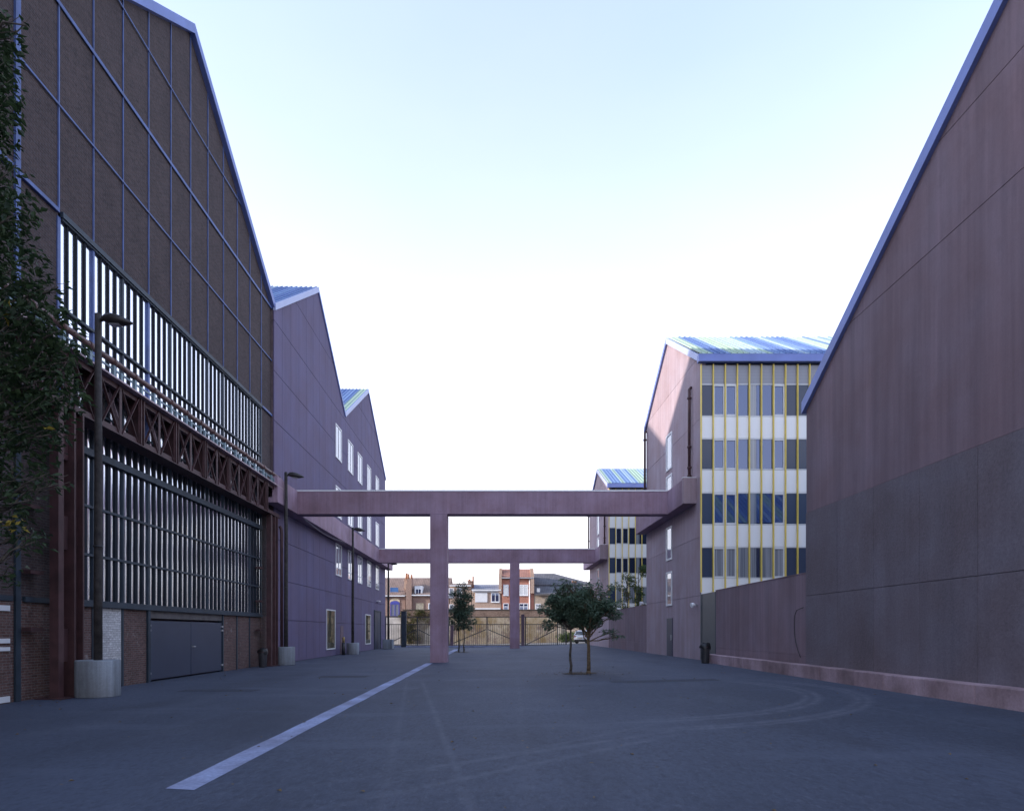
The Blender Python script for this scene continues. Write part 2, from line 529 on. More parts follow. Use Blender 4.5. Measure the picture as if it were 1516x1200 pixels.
def panels(fr, outline, us, zs, n0, n1, mat, parent, gap=0.012, bevel=0.008, name='wall_panel', mats=None):
    """panels of a grid, cut by a convex counter-clockwise outline in (u, z)"""
    for i in range(len(us) - 1):
        for j in range(len(zs) - 1):
            g = gap / 2
            p = [(us[i] + g, zs[j] + g), (us[i + 1] - g, zs[j] + g), (us[i + 1] - g, zs[j + 1] - g), (us[i] + g, zs[j + 1] - g)]
            for k in range(len(outline)):
                if p:
                    p = clip(p, outline[k], outline[(k + 1) % len(outline)])
            q = []
            for a in p:
                if not q or math.hypot(a[0] - q[-1][0], a[1] - q[-1][1]) > 0.01:
                    q.append(a)
            if len(q) > 2 and math.hypot(q[0][0] - q[-1][0], q[0][1] - q[-1][1]) < 0.01:
                q.pop()
            if len(q) < 3:
                continue
            area = abs(sum(q[k][0] * q[(k + 1) % len(q)][1] - q[(k + 1) % len(q)][0] * q[k][1] for k in range(len(q)))) / 2
            if area < 0.03:
                continue
            mm = mats[j] if mats else mat
            if len(q) == 4 and abs(area - (us[i + 1] - us[i] - gap) * (zs[j + 1] - zs[j] - gap)) < 1e-3:
                piece(name, fr, us[i] + g, us[i + 1] - g, n0, n1, zs[j] + g, zs[j + 1] - g, mm, parent, bevel)
            else:
                MB().prism(fr, q, n0, n1).build(name, mm, parent, bevel)

def window(parent, fr, u0, u1, z0, z1, n=0.0, fmat='white', pmat='pane', w=0.07, mull=(), trans=(), proud=0.05, deep=0.02, sill=False):
    m = MB()
    m.box(fr, u0, u0 + w, n, n + proud, z0, z1).box(fr, u1 - w, u1, n, n + proud, z0, z1)
    m.box(fr, u0 + w, u1 - w, n, n + proud, z0, z0 + w).box(fr, u0 + w, u1 - w, n, n + proud, z1 - w, z1)
    for k in mull:
        c = u0 + (u1 - u0) * k
        m.box(fr, c - w * 0.4, c + w * 0.4, n, n + proud * 0.9, z0 + w, z1 - w)
    for k in trans:
        c = z0 + (z1 - z0) * k
        m.box(fr, u0 + w, u1 - w, n, n + proud * 0.85, c - w * 0.35, c + w * 0.35)
    o = m.build('window', fmat, parent)
    cuts = [u0 + w] + [u0 + (u1 - u0) * k for k in mull] + [u1 - w]
    for a, b in zip(cuts[:-1], cuts[1:]):
        piece('pane', fr, a, b, n + 0.004, n + deep, z0 + w, z1 - w, pmat, o)
    if sill:
        piece('sill', fr, u0 - 0.06, u1 + 0.06, n, n + proud + 0.08, z0 - 0.07, z0 - 0.003, fmat, o)
    return o

def roof_strips(parent, e0, e1, r0, r1, width, rnd, plain_after=None):
    """standing-seam sheets, each a piece of its own, from the eave line e0-e1 up to the ridge line r0-r1"""
    e0, e1, r0, r1 = (Vector(p) for p in (e0, e1, r0, r1))
    n = max(1, int((e1 - e0).length / width))
    nrm = (e1 - e0).cross(r0 - e0).normalized()
    if nrm.z < 0:
        nrm = -nrm
    run, cur = 0, 'roof_pale'
    for k in range(n):
        if run <= 0:
            cur = rnd.choice([c for c in ('roof_blue', 'roof_pale', 'roof_green', 'roof_blue', 'roof_deep') if c != cur])
            run = rnd.choice((1, 1, 2, 2, 3))
        run -= 1
        a, b = k / n, (k + 1) / n
        seam = 0.13
        A0, A1 = e0.lerp(e1, a), e0.lerp(e1, b)
        B0, B1 = r0.lerp(r1, a), r0.lerp(r1, b)
        m = MB()
        t = nrm * 0.02
        m.quadbox([A0, A1, B1, B0, A0 + t, A1 + t, B1 + t, B0 + t])
        A2, B2 = A0.lerp(A1, seam), B0.lerp(B1, seam)
        h = nrm * 0.075
        m.quadbox([A0 + t, A2 + t, B2 + t, B0 + t, A0 + h, A2 + h, B2 + h, B0 + h])
        m.build('roof_sheet', cur, parent)

def px(x, y, d):
    """a photograph pixel and a distance give a point"""
    return Vector(((x - CX) * d / F, d, EYE + (HZ - y) * d / F))

def gz(x, y=0):
    """the yard falls gently from the right-hand walls to the gutter"""
    return 0.30 * min(1.0, max(0.0, (x + 4.0) / 13.0))

# ------------------------------------------------------------------ ground
def build_ground():
    xs = [-900, -300, -100, -40, -20, -14, -9, -4, -2, 0, 2, 4, 6, 9, 12, 20, 40, 100, 300, 900]
    ys = [-300, -60, -20, -5, 0, 5, 10, 15, 20, 26, 32, 38, 45, 55, 65, 75, 90, 120, 200, 500, 2500]
    m = MB()
    for y in ys:
        for x in xs:
            m.v.append((x, y, gz(x) if x < 60 else 0.3))
    n = len(xs)
    for j in range(len(ys) - 1):
        for i in range(n - 1):
            m.f.append((j * n + i, j * n + i + 1, (j + 1) * n + i + 1, (j + 1) * n + i))
            m.sm.append(True)
    g = m.build('ground', 'asphalt', None, recalc=False, base=(0, 0, 0))
    g['kind'] = 'structure'
    # pale gutter strip running to the column
    m = MB()
    a, b = px(262, 1156, 6.9), px(318, 1154, 6.9)
    pts = []
    rnd = random.Random(3)
    for k in range(31):
        t = k / 30
        y = 6.9 + t * (34.3 - 6.9)
        xc = -3.55 - 0.031 * (y - 6.9)
        pts.append((xc - 0.175 + rnd.uniform(-.012, .012), xc + 0.175 + rnd.uniform(-.012, .012), y + (rnd.uniform(-.05, .05))))
    for k in range(30):
        p, q = pts[k], pts[k + 1]
        m.poly([(p[0], p[2], 0.005 + gz(p[0])), (p[1], p[2] + (-0.10 if k == 0 else 0), 0.005 + gz(p[1])), (q[1], q[2], 0.005 + gz(q[1])), (q[0], q[2], 0.005 + gz(q[0]))])
    m.build('gutter_strip', 'gutter', g, recalc=False)
    m = MB()
    for k in range(20):
        y0, y1 = 36.2 + k * 1.2, 36.2 + (k + 1) * 1.2
        x0, x1 = -3.55 - 0.031 * (y0 - 6.9), -3.55 - 0.031 * (y1 - 6.9)
        m.poly([(x0 - .22, y0, .012), (x0 + .22, y0, .018), (x1 + .22, y1, .018), (x1 - .22, y1, .012)])
    m.build('gutter_strip', 'gutter', g, recalc=False)
    for x, y, a, b in ((-8.4, 18.3, 1.1, .35), (-6.3, 24, .9, .5), (4.6, 19.4, 1.6, .4)):
        P = [(x + i * a + rnd.uniform(-.06, .06), y + j * b + rnd.uniform(-.06, .06)) for i, j in ((-1, -1), (0, -1.05), (1, -1), (1.04, 0), (1, 1), (0, 1.04), (-1, 1))]
        MB().poly([(u, v, gz(u) + .006) for u, v in P]).build('asphalt_patch', M_patch, g, recalc=False)
    # low kerb under the gate
    MB().cbox((-4.5, 69.2, 0.05), (22, 0.25, 0.16)).build('kerb', 'gutter', g, 0.02)
    # lighter street beyond the gate
    m = MB()
    m.poly([(-40, 71, .02 + gz(-40)), (-4, 71, .02), (-4, 88, .02), (-40, 88, .02)])
    m.poly([(-4, 71, .02), (9, 71, .32), (9, 88, .32), (-4, 88, .02)])
    m.poly([(9, 71, .32), (30, 71, .32), (30, 88, .32), (9, 88, .32)])
    m.build('street', M_street, g, recalc=False)
    return g
M_street = plain('dusty_street', (0.16, 0.15, 0.14), 0.9, 0, 0.3, 0.8)
M_patch = plain('newer_asphalt', (0.030, 0.038, 0.060), 0.8, 0, 0.4, 20, 0.5)
ground = build_ground()

# ------------------------------------------------------------------ brick hall on the left
FH = Frame(-11.6, 0, -0.0243, 1)
U0, PIT = 16.93, 1.458
GU = [U0 + PIT * k for k in range(12)]
RAILS = [12.78, 15.6, 18.3, 20.98]
EAVE, RIDGE, UR, HALF = 18.35, 24.35, 24.2, 8.75

def verge(parent, fr, a, b, mat, h=0.32, n0=0.0, n1=0.14, cap='zinc_pale'):
    """sloping metal edge of a roof along a gable, a and b in (u, z)"""
    m = MB()
    m.prism(fr, [(a[0], a[1]), (b[0], b[1]), (b[0], b[1] + h), (a[0], a[1] + h)], n0, n1)
    m.build('verge_trim', mat, parent)

def build_hall():
    t = thing('brick_hall', FH.p(UR, 0, 0), 'tall dark brick hall with blue steel grid, ribbed glass and a grey double door', 'building')
    # the hall's body behind its street wall, plus an unseen sun-blocking annex
    m = MB()
    m.prism(FH, [(UR - HALF, 0), (UR + HALF, 0), (UR + HALF, EAVE), (UR, RIDGE), (UR - HALF, EAVE)], -0.34, -26)
    c = UR - 2 * HALF
    m.prism(FH, [(1, 0), (c + HALF, 0), (c + HALF, EAVE), (c, RIDGE), (1, 20.44)], -0.34, -26)  # near bay; its unseen end is shaped for shade and open sky
    m.prism(FH, [(-8, 0), (1, 0), (1, 7.5), (-8, 7.5)], 0, -26)  # low unseen annex, added to keep sun off the near yard
    m.build('hall_body', 'dark_core', t)
    m = MB()
    for c in (UR, UR - 2 * HALF):
        for s in ((-1, 1) if c == UR else (1,)):
            P = [FH.p(c + s * HALF, 0.1, EAVE + .02), FH.p(c + s * HALF, -26, EAVE + .02), FH.p(c, -26, RIDGE + .02), FH.p(c, 0.1, RIDGE + .02)]
            m.quadbox([p + Vector((0, 0, dz)) for dz in (0, .15) for p in P])
    m.build('roof', 'roof_dull', t)
    # brick infill between the steel bars
    for c in (UR, UR - 2 * HALF):
        out = [(c - HALF, 0), (c + HALF, 0), (c + HALF, EAVE), (c, RIDGE), (c - HALF, EAVE)] if c == UR else [(1, 0), (c + HALF, 0), (c + HALF, EAVE), (c, RIDGE), (1, 20.44)]
        sh = c - UR
        us = [15.45 + sh] + [g + sh for g in GU[:-1]] + [32.95 + sh]
        if c == UR:
            panels(FH, out, us, RAILS + [25], -0.3, 0, 'brick_hall', t, 0.004, 0, 'brick_infill')
            for a, b in ((15.45, U0), (GU[10], 32.95)):
                panels(FH, out, [a, b], [0, 2.45, 12.78], -0.3, 0, 'brick_hall', t, 0.004, 0, 'brick_infill', ['brick_low', 'brick_hall'])
        else:
            panels(FH, out, us, [0, 2.45, 12.78] + RAILS[1:] + [25], -0.3, 0, 'brick_hall', t, 0.004, 0, 'brick_infill', ['brick_low'] + ['brick_hall'] * 5)
    # blue steel grid on the brick
    def top(u):
        return EAVE + (RIDGE - EAVE) * (1 - abs(u - UR) / HALF)
    for k, u in enumerate(GU[:-1]):
        w = 0.017 if k % 5 else 0.022
        piece('steel_upright', FH, u - w, u + w, 0.0, 0.035, 12.78, top(u) - 0.02, 'steel_blue', t)
    for z, w in zip(RAILS, (0.05, 0.026, 0.055, 0.024)):
        reach = HALF if z <= EAVE else HALF * (RIDGE - z) / (RIDGE - EAVE)
        a, b = UR - reach, UR + reach
        if z < 13:
            piece('steel_rail', FH, a, U0 - 0.06, 0.002, 0.085, z - w, z + w, 'steel_blue', t)
            piece('steel_rail', FH, U0 + 0.06, GU[10] - 0.05, 0.003, 0.10, z - w - 0.05, z + w, 'steel_green', t)
            piece('steel_rail', FH, GU[10] + 0.05, b, 0.002, 0.085, z - w, z + w, 'steel_blue', t)
        else:
            piece('steel_rail', FH, a, b, 0.037, 0.06, z - w, z + w, 'steel_blue', t)
    piece('corner_post', FH, 15.37, 15.53, 0.002, 0.06, 9.5, EAVE + 0.3, 'steel_blue', t)
    piece('corner_post', FH, 15.37, 15.53, 0.002, 0.06, 0, 9.49, 'steel_green', t)
    piece('steel_rail', FH, 15.65, 16.86, 0.002, 0.08, 2.42, 2.55, 'steel_green', t)
    piece('steel_rail', FH, 10.0, 15.25, 0.002, 0.08, 2.42, 2.55, 'steel_green', t)
    piece('steel_rail', FH, 6.8, 15.25, 0.002, 0.085, 12.7, 12.86, 'steel_blue', t)
    # verge along the roof edge
    for c in (UR, UR - 2 * HALF):
        if c == UR:
            verge(t, FH, (c - HALF, EAVE - 0.05), (c, RIDGE - 0.05), 'zinc', 0.36, 0.0, 0.2)
        verge(t, FH, (c, RIDGE - 0.05), (c + HALF, EAVE - 0.05), 'zinc', 0.36, 0.0, 0.2)
    # glazing: four ribbed panes to each bay, six rows
    rows = [2.55, 3.87, 5.24, 6.76, 8.0, 10.3, 12.66]
    pw = PIT / 4
    for j in range(6):
        z0, z1 = rows[j] + 0.03, rows[j + 1] - 0.03
        m = MB()
        seg = 6
        hw = 0.118 if j < 4 else 0.148
        bulge = 0.03 if j < 4 else 0.006
        for i in range(seg + 1):
            a = -1 + 2 * i / seg
            for z in (z0, z1):
                m.v.append(tuple(FH.p(a * hw, -0.03 + bulge * (1 - a * a), z)))
        for i in range(seg):
            m.f.append((2 * i, 2 * i + 2, 2 * i + 3, 2 * i + 1))
            m.sm.append(True)
        org = FH.p(0, 0, z0)
        me = m.mesh('glass_pane', 'uglass', org, recalc=False)
        for k in range(40):
            u = U0 + pw * (k + 0.5)
            o = bpy.data.objects.new('glass_pane', me)
            place(o, t, Matrix.Translation(FH.p(u, 0, z0)))
    for k in range(41):
        u = U0 + pw * k
        if k % 4 == 0:
            big = k in (0, 12, 28, 40)
            w = 0.06 if big else 0.042
            piece('glazing_post', FH, u - w, u + w, -0.06, 0.03, 8.05, 12.66, 'steel_blue' if k in (0, 4, 12) else 'steel_green', t)
            piece('glazing_post', FH, u - w, u + w, -0.06, 0.04, 2.55, 8.0, 'steel_green', t)
        else:
            piece('glazing_bar', FH, u - 0.063, u + 0.063, -0.06, 0.03, 2.55, 7.95, 'mull_dark', t)
            piece('glazing_bar', FH, u - 0.034, u + 0.034, -0.06, 0.02, 8.05, 12.66, 'mull_dark', t)
    for z in rows:
        heavy = abs(z - 6.76) < .01
        h = 0.10 if heavy else 0.035
        piece('glazing_rail', FH, U0 + 0.09, GU[10] - 0.09, -0.05, 0.13 if heavy else 0.060, z - h, z + h, 'steel_green', t)
    piece('glazing_rail', FH, U0, GU[10], -0.3, 0.10, 2.40, 2.512, 'steel_green', t)
    MB().box(FH, U0, GU[10], -0.3, -0.07, 2.55, 12.66).build('glazing_back', 'mull_dark', t)
    # brick base below the glazing, bay by bay
    for k in (0, 1, 2, 7, 8, 9):
        piece('brick_infill', FH, GU[k] + 0.05, GU[k + 1] - 0.05, -0.3, -0.01, 0, 2.395, 'brick_white' if k == 1 else 'brick_low', t)
        piece('steel_upright', FH, GU[k] - 0.045, GU[k] + 0.045, -0.2, 0.02, 0, 2.395, 'steel_green', t)
    piece('steel_upright', FH, GU[3] - 0.09, GU[3] + 0.06, -0.2, 0.06, 0, 2.395, 'steel_green', t)
    # grey double door
    piece('door_header', FH, GU[3] + .07, GU[7] - .05, -0.3, -0.03, 2.14, 2.395, 'door_lintel', t)
    mid = GU[3] + .07 + (GU[7] - GU[3] - .12) * 0.52
    for a, b in ((GU[3] + .09, mid - .015), (mid + .015, GU[7] - .08)):
        d = piece('door', FH, a, b, -0.12, -0.02, 0.06, 2.06, 'door', t, 0.01)
        if a > mid:
            MB().box(FH, a + .06, a + .26, -.02, .04, 1.10, 1.14).build('door_handle', 'galv', d)
        for z in (0.25, 1.7, 1.86):
            e = b if a > mid else a
            MB().box(FH, e - .09, e + .05, -.02, .03, z, z + .07).build('hinge', 'galv', d)
    # pale boards on the dark loading door next to the corner
    d = piece('loading_door', FH, 12.0, 15.2, 0.0, 0.05, 0.0, 2.40, 'brick_low', t)
    for z, h, a in ((2.18, .13, 12.1), (1.42, .11, 12.1), (1.24, .09, 14.2), (0.03, .14, 12.1)):
        piece('white_board', FH, a, 15.15, 0.052, 0.085, z, z + h, 'white', d)
    return t
build_hall()

# ------------------------------------------------------------------ riveted crane gantry in front of the hall
FG = Frame(-11.0, 0, -0.0243, 1)
def build_gantry():
    t = thing('crane_gantry', FG.p(24, 0, 0), 'rust red lattice crane gantry with pipe and railing, running in front of the brick hall', 'gantry')
    zb, zt = 7.42, 8.86
    ua, ub = 13.2, 32.35
    for n0, n1 in ((-0.02, 0.02), (-0.40, -0.36)):            # web angles of the two chords
        piece('chord_plate', FG, ua, ub, n0, n1, zb, zb + 0.17, 'rust', t)
        piece('chord_plate', FG, ua, ub, n0, n1, zt - 0.16, zt, 'rust', t)
    piece('bottom_flange', FG, ua, ub, -0.46, 0.10, zb - 0.035, zb - 0.002, 'rust', t)
    piece('top_flange', FG, ua, ub + .1, -0.55, 0.22, zt + 0.002, zt + 0.05, 'rust_pale', t)
    posts = [15.44 + 2.146 * k for k in range(-1, 9)]
    za, zc = zb + 0.20, zt - 0.19
    for k, u in enumerate(posts):
        if u > ub - .1:
            continue
        piece('truss_post', FG, u - 0.14, u + 0.14, 0.022, 0.05, zb + .01, zt - .005, 'rust', t)
        piece('truss_post', FG, u - 0.02, u + 0.02, -0.35, -0.022, zb + .01, zt - .005, 'rust', t)
        MB().box(FG, u - 0.1, u - 0.06, 0.052, 0.10, zb + .02, zt - .02).box(FG, u + 0.06, u + 0.1, 0.052, 0.10, zb + .02, zt - .02).build('post_angle', 'rust', t)
        if u + 2.146 > ub:
            continue
        mid = u + 1.073
        piece('truss_post', FG, mid - 0.06, mid + 0.06, 0.022, 0.045, zb + .01, zt - .005, 'rust', t)
        for a, b in ((u + 0.15, mid - 0.07), (mid + 0.07, u + 2.0)):
            m = MB().bar(FG.p(a, 0.034, za - .15), FG.p(b, 0.034, zc + .15), 0.02, 0.075, FG.p(0, 1, 0) - FG.p(0, 0, 0))
            m2 = MB().bar(FG.p(a, 0.010, zc + .15), FG.p(b, 0.010, za - .15), 0.02, 0.075, FG.p(0, 1, 0) - FG.p(0, 0, 0))
            for mm in (m, m2):
                mm.build('truss_brace', 'rust', t)
            MB().bar(FG.p(a, -0.38, zc + .15), FG.p(b, -0.38, za - .15), 0.02, 0.11, FG.p(0, 1, 0) - FG.p(0, 0, 0)).build('truss_brace', 'rust_pale', t)
        for e in (u + 0.26, mid + .16):
            MB().prism(FG, [(e - .12, zb + .18), (e + .17, zb + .18), (e + .02, zb + .44)], -.35, -.33).build('gusset_plate', 'rust_pale', t)
    # two built-up columns
    for ca, cb in ((15.98, 16.92), (31.05, 31.95)):
        c = MB()
        c.box(FG, ca, ca + .20, -.16, .06, 0, zb - .04)
        c.box(FG, cb - .40, cb - .34, -.24, .10, 0, zb - .04).box(FG, cb - .06, cb, -.24, .10, 0, zb - .04).box(FG, cb - .34, cb - .06, -.1, -.05, 0, zb - .04)
        col = c.build('column', 'rust', t)
        for z in (0.02, 2.9, 5.2):
            piece('batten_plate', FG, ca + .202, cb - .405, -.12, -.06, z + .9, z + 1.75, 'rust', col)
        for z in (1.7, 3.1, 4.7):
            piece('bracket', FG, ca - .45, ca - .004, -.52, -.30, z, z + .09, 'rust', col)
        piece('base_plate', FG, ca - .05, cb + .05, -.5, .2, 0.003, .03, 'rust', col)
    # rusty pipe on little stands above the walkway
    MB().tube([FG.p(12.5 + 0.5 * k, 0.02, 9.42 + 0.012 * math.sin(k * 1.7)) for k in range(41)], 0.085, 12).build('pipe', 'pipe', t)
    for k in range(19):
        u = 13.0 + 1.07 * k
        MB().tube([FG.p(u - .07, 0.02, 9.42), FG.p(u + .07, 0.02, 9.42)], 0.105, 12).build('pipe_clamp', 'pipe', t)
        piece('railing_post', FG, u - .05, u + .05, -0.03, 0.06, zt + .05, 9.31, 'steel_rail', t)
        piece('railing_post', FG, u + .33, u + .41, -0.03, 0.05, zt + .05, 9.24, 'steel_rail', t)
    piece('railing_rail', FG, 12.9, 32.3, -0.02, 0.02, 9.19, 9.24, 'steel_rail', t)
    piece('railing_rail', FG, 12.9, 32.3, -0.52, -0.48, 9.1, 9.16, 'steel_green', t)
    # red downpipe by the far column
    MB().tube([FG.p(32.35, .05, 7.0), FG.p(32.35, .12, 6.85), FG.p(32.35, .14, 6.6), FG.p(32.35, .14, 0.2)], 0.075, 10).build('downpipe', 'rust', t)
build_gantry()

# ------------------------------------------------------------------ red concrete halls beyond it
FC = Frame(-11.4, 0, -0.0264, 1)
rr = random.Random(11)
def build_left_concrete():
    t = thing('red_concrete_hall', FC.p(49, 0, 0), 'purple red panelled hall with two gables and striped roof, beyond the brick hall', 'building')
    g1 = [(32.9, 0), (48.4, 0), (48.4, 17.9), (41.0, 23.4), (32.9, 18.2)]
    g2 = [(48.4, 0), (66.2, 0), (66.2, 17.3), (57.2, 23.0), (48.4, 17.9)]
    m = MB().prism(FC, g1, -0.02, -26).prism(FC, g2, -0.02, -26)
    m.build('hall_body', 'dark_core', t)
    zs = [0, 2.3, 4.4, 6.5, 9.3, 12.55, 15.1, 17.7, 20.45, 24]
    us = [32.7 + 1.45 * k for k in range(25)]
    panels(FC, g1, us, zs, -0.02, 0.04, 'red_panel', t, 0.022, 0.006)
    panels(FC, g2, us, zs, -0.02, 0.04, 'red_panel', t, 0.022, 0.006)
    # end wall, facing away from the brick hall
    fe = Frame(*FC.p(66.2, 0, 0).to_2d(), -1, 0.0264)
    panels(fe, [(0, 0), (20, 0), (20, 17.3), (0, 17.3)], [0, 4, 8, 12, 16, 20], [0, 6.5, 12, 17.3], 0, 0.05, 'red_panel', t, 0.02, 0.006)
    for a, b in zip(g1[2:] + g2[2:], (g1[3:] + [g1[0]]) + (g2[3:] + [g2[0]])):
        pass
    for a, b in (((48.4, 17.9), (41.0, 23.4)), ((32.9, 18.2), (41.0, 23.4)), ((66.2, 17.3), (57.2, 23.0)), ((48.4, 17.9), (57.2, 23.0))):
        near = a[0] < b[0]
        verge(t, FC, a, b, 'zinc_pale' if near else 'zinc', 0.34 if near else 0.22, -0.02, 0.12)
    # striped metal roofs, near slopes as sheets, far slopes plain
    for (ea, ez), (ra, rz), (fa, fz) in (((32.9, 18.5), (41.0, 23.7), (48.4, 18.2)), ((48.4, 18.2), (57.2, 23.3), (66.2, 17.6))):
        roof_strips(t, FC.p(ea, -0.02, ez), FC.p(ea, -12, ez), FC.p(ra, -0.02, rz), FC.p(ra, -12, rz), 0.30, rr)
        P = [FC.p(ra, -0.02, rz), FC.p(ra, -26, rz), FC.p(fa, -26, fz), FC.p(fa, -0.02, fz)]
        MB().quadbox([p + Vector((0, 0, dz)) for dz in (-.12, 0) for p in P]).build('roof', 'roof_dull', t)
    # tall windows
    wu = [(45.5, 47.25), (49.3, 51.05), (52.8, 54.5), (56.7, 58.4), (60.7, 62.4)]
    for i, (a, b) in enumerate(wu):
        for z0, z1 in ((14.1, 16.5), (9.9, 12.1), (5.7, 8.0)):
            window(t, FC, a, b, z0, z1, 0.04, 'white', 'pane_sky', 0.09, (0.5,), (0.24,) if z1 < 9 else (), 0.05, 0.015)
    window(t, FC, 43.0, 45.4, 0.45, 3.2, 0.04, 'white', 'pane_warm', 0.08, (), (), 0.05, 0.015)
    window(t, FC, 55.9, 58.3, 0.55, 3.2, 0.04, 'white', 'pane_warm', 0.08, (), (), 0.05, 0.015)
    # dark entrance
    o = MB().box(FC, 60.0, 60.12, .04, .12, 0, 3.7).box(FC, 63.2, 63.32, .04, .12, 0, 3.7).box(FC, 60.12, 63.2, .04, .12, 3.58, 3.7).build('door_frame', 'steel_green', t)
    for a, b in ((60.13, 61.64), (61.68, 63.19)):
        piece('door', FC, a, b, .045, .08, 0.02, 3.57, 'door', o, 0.01)
    # a slim door with a brass pull and a dark ashtray post beside the ground window
    piece('door', FC, 46.9, 47.8, .041, .07, 0.02, 2.1, 'red', t, 0.01)
    # the corbelled crane ledge
    m = MB()
    m.box(FC, 32.3, 67.0, 0.045, 0.68, 8.06, 9.31)
    lg = m.build('ledge', 'red_beam', t, 0.015)
    piece('ledge_end', FC, 31.55, 32.29, 0.40, 0.68, 8.06, 9.36, 'red_beam', t, 0.01)
    piece('ledge_end', FC, 31.55, 32.29, -0.1, 0.395, 8.06, 8.32, 'red_beam', t, 0.01)
    # drooping cable on the underside
    MB().tube([FC.p(36 + k, 0.69, 8.0 - 0.2 * math.sin(math.pi * min(1, k / 9.0))) for k in range(10)], 0.008, 5).build('cable', 'galv', t)
    piece('wall_lamp', FC, 61.3, 62.0, .045, .30, 4.55, 4.65, 'cap', t)
M['pane_warm'] = gloss('ground_window_glass', (0.16, 0.145, 0.10), 0.25, 0.03, 1.9, 0.05, 2.0)
build_left_concrete()

# ------------------------------------------------------------------ concrete portals across the yard
def portal(y, x0, x1, col_x, w, label):
    t = thing('portal_frame', (col_x, y, 0), label, 'portal frame', 'concrete portals across the yard')
    fr = Frame(0, y, 1, 0)
    for a, b in ((x0, col_x - w * .42), (col_x - w * .42 - .02, x1)):
        e = .004 if a > x0 else 0
        MB().box(fr, a, b, -0.55 + e, 0.25 - e, 8.06 + e, 9.29 - e).build('beam', 'red_beam', t, 0.012)
    piece('coping', fr, x0, x1, -0.57, 0.27, 9.292, 9.365, 'cap', t)
    MB().box(fr, col_x - w / 2, col_x + w / 2, -0.6, 0.28, -0.02, 8.055).build('column', 'red_beam', t, 0.015)
    return t
portal(35.0, -11.7, 8.55, -3.99, 0.92, 'near red concrete beam on one post, over the gutter strip')
portal(59.5, -12.3, 7.7, 0.25, 0.90, 'farther red concrete beam on one post, before the steel yard gate')

# ------------------------------------------------------------------ red concrete hall on the right and the walls that follow it
XS = -0.0084
FR = Frame(9.4, 0, XS, 1, flip=True)
def build_right_hall():
    t = thing('rough_concrete_hall', FR.p(12, 0, 0), 'windowless dark red concrete gable behind the low red kerb wall', 'building')
    ue, ur, zE, zR = 20.0, 10.6, 8.6, 14.3
    out = [(1.2, 0), (ue, 0), (ue, zE), (ur, zR), (1.2, zE)]
    MB().prism(FR, out, -0.02, -24).build('hall_body', 'dark_core', t)
    us = [1.2] + [18.1 - 1.8 * k for k in range(9, -1, -1)] + [20.0]
    zs = [0, 2.8, 5.38]
    panels(FR, [(1.2, 0), (ue, 0), (ue, 5.38), (1.2, 5.38)], us, zs, -0.02, 0.05, 'red_rough', t, 0.008, 0.008)
    panels(FR, out, [1.2, 20.0], [5.38, 10.1, 12.3, 17], -0.02, 0.03, 'red', t, 0.008, 0.006)
    verge(t, FR, (ur, zR), (ue + .12, zE - .07), 'zinc', 0.36, -0.02, 0.13)
    verge(t, FR, (ur, zR), (1.1, zE - .05), 'zinc', 0.36, -0.02, 0.13)
    fe = Frame(*FR.p(ue, 0, 0).to_2d(), 1, 0.0084, flip=True)
    panels(fe, [(0, 0), (24, 0), (24, zE), (0, zE)], [0, 4, 8, 12, 16, 20, 24], [0, 2.8, 5.38, zE], 0, 0.05, 'red', t, 0.012, 0.005)
    roof_strips(t, FR.p(ue + .15, 0, zE + .25), FR.p(ue + .15, -24, zE + .25), FR.p(ur, 0, zR + .3), FR.p(ur, -24, zR + .3), 0.30, random.Random(5))
    P = [FR.p(ur, 0, zR + .3), FR.p(ur, -24, zR + .3), FR.p(1.0, -24, zE + .3), FR.p(1.0, 0, zE + .3)]
    MB().quadbox([p + Vector((0, 0, dz)) for dz in (-.12, 0) for p in P]).build('roof', 'roof_dull', t)
    # a black cable loop where the wall meets the garden wall
    pts = [FR.p(20.15 + .55 * math.sin(math.pi * .5 * min(1, q / 4)) - .012 * max(0, q - 6) ** 2, .05 + .04 * min(1, q / 2), 2.45 - .035 * q - (.115 * max(0, q - 2))) for q in range(13)]
    MB().tube(pts, 0.011, 6).build('cable', 'black', t)
build_right_hall()

def yard_wall(fr, u0, u1, ztop, label, name='yard_wall', step=1.25, mat='red'):
    t = thing(name, fr.p((u0 + u1) / 2, 0, gz(9)), label, 'wall', 'red concrete yard walls')
    n = max(1, round((u1 - u0) / step))
    for k in range(n):
        a, b = u0 + (u1 - u0) * k / n, u0 + (u1 - u0) * (k + 1) / n
        piece('wall_panel', fr, a + .002, b - .002, -0.25, 0.0 + 0.004 * (k % 2), 0.0, 0.95, mat, t, 0.004)
        piece('wall_panel', fr, a + .002, b - .002, -0.25, 0.0 + 0.004 * (k % 2), 0.956, ztop, mat, t, 0.004)
    piece('coping', fr, u0, u1, -0.27, 0.015, ztop + .002, ztop + .03, mat, t)
    return t
yard_wall(FR, 20.06, 28.75, 3.52, 'red concrete wall between the rough gable and the grey steel gate', step=2.9)

# grey steel leaf between that wall and the apartment block
def steel_leaf():
    t = thing('steel_gate_leaf', FR.p(30, 0, .28), 'flat grey steel gate leaf at the corner of the apartment block', 'gate')
    piece('leaf', FR, 28.85, 31.2, -0.12, -0.04, 0.30, 3.50, 'door_grey', t, 0.01)
    piece('gate_post', FR, 28.77, 28.84, -0.14, 0.0, 0.28, 3.5, 'steel_green', t)
    piece('edge_trim', FR, 30.9, 30.96, -0.035, -0.02, 0.32, 3.48, 'steel_green', t)
M['door_grey'] = plain('grey_green_steel', (0.085, 0.095, 0.098), 0.5, 0, 0.06)
steel_leaf()

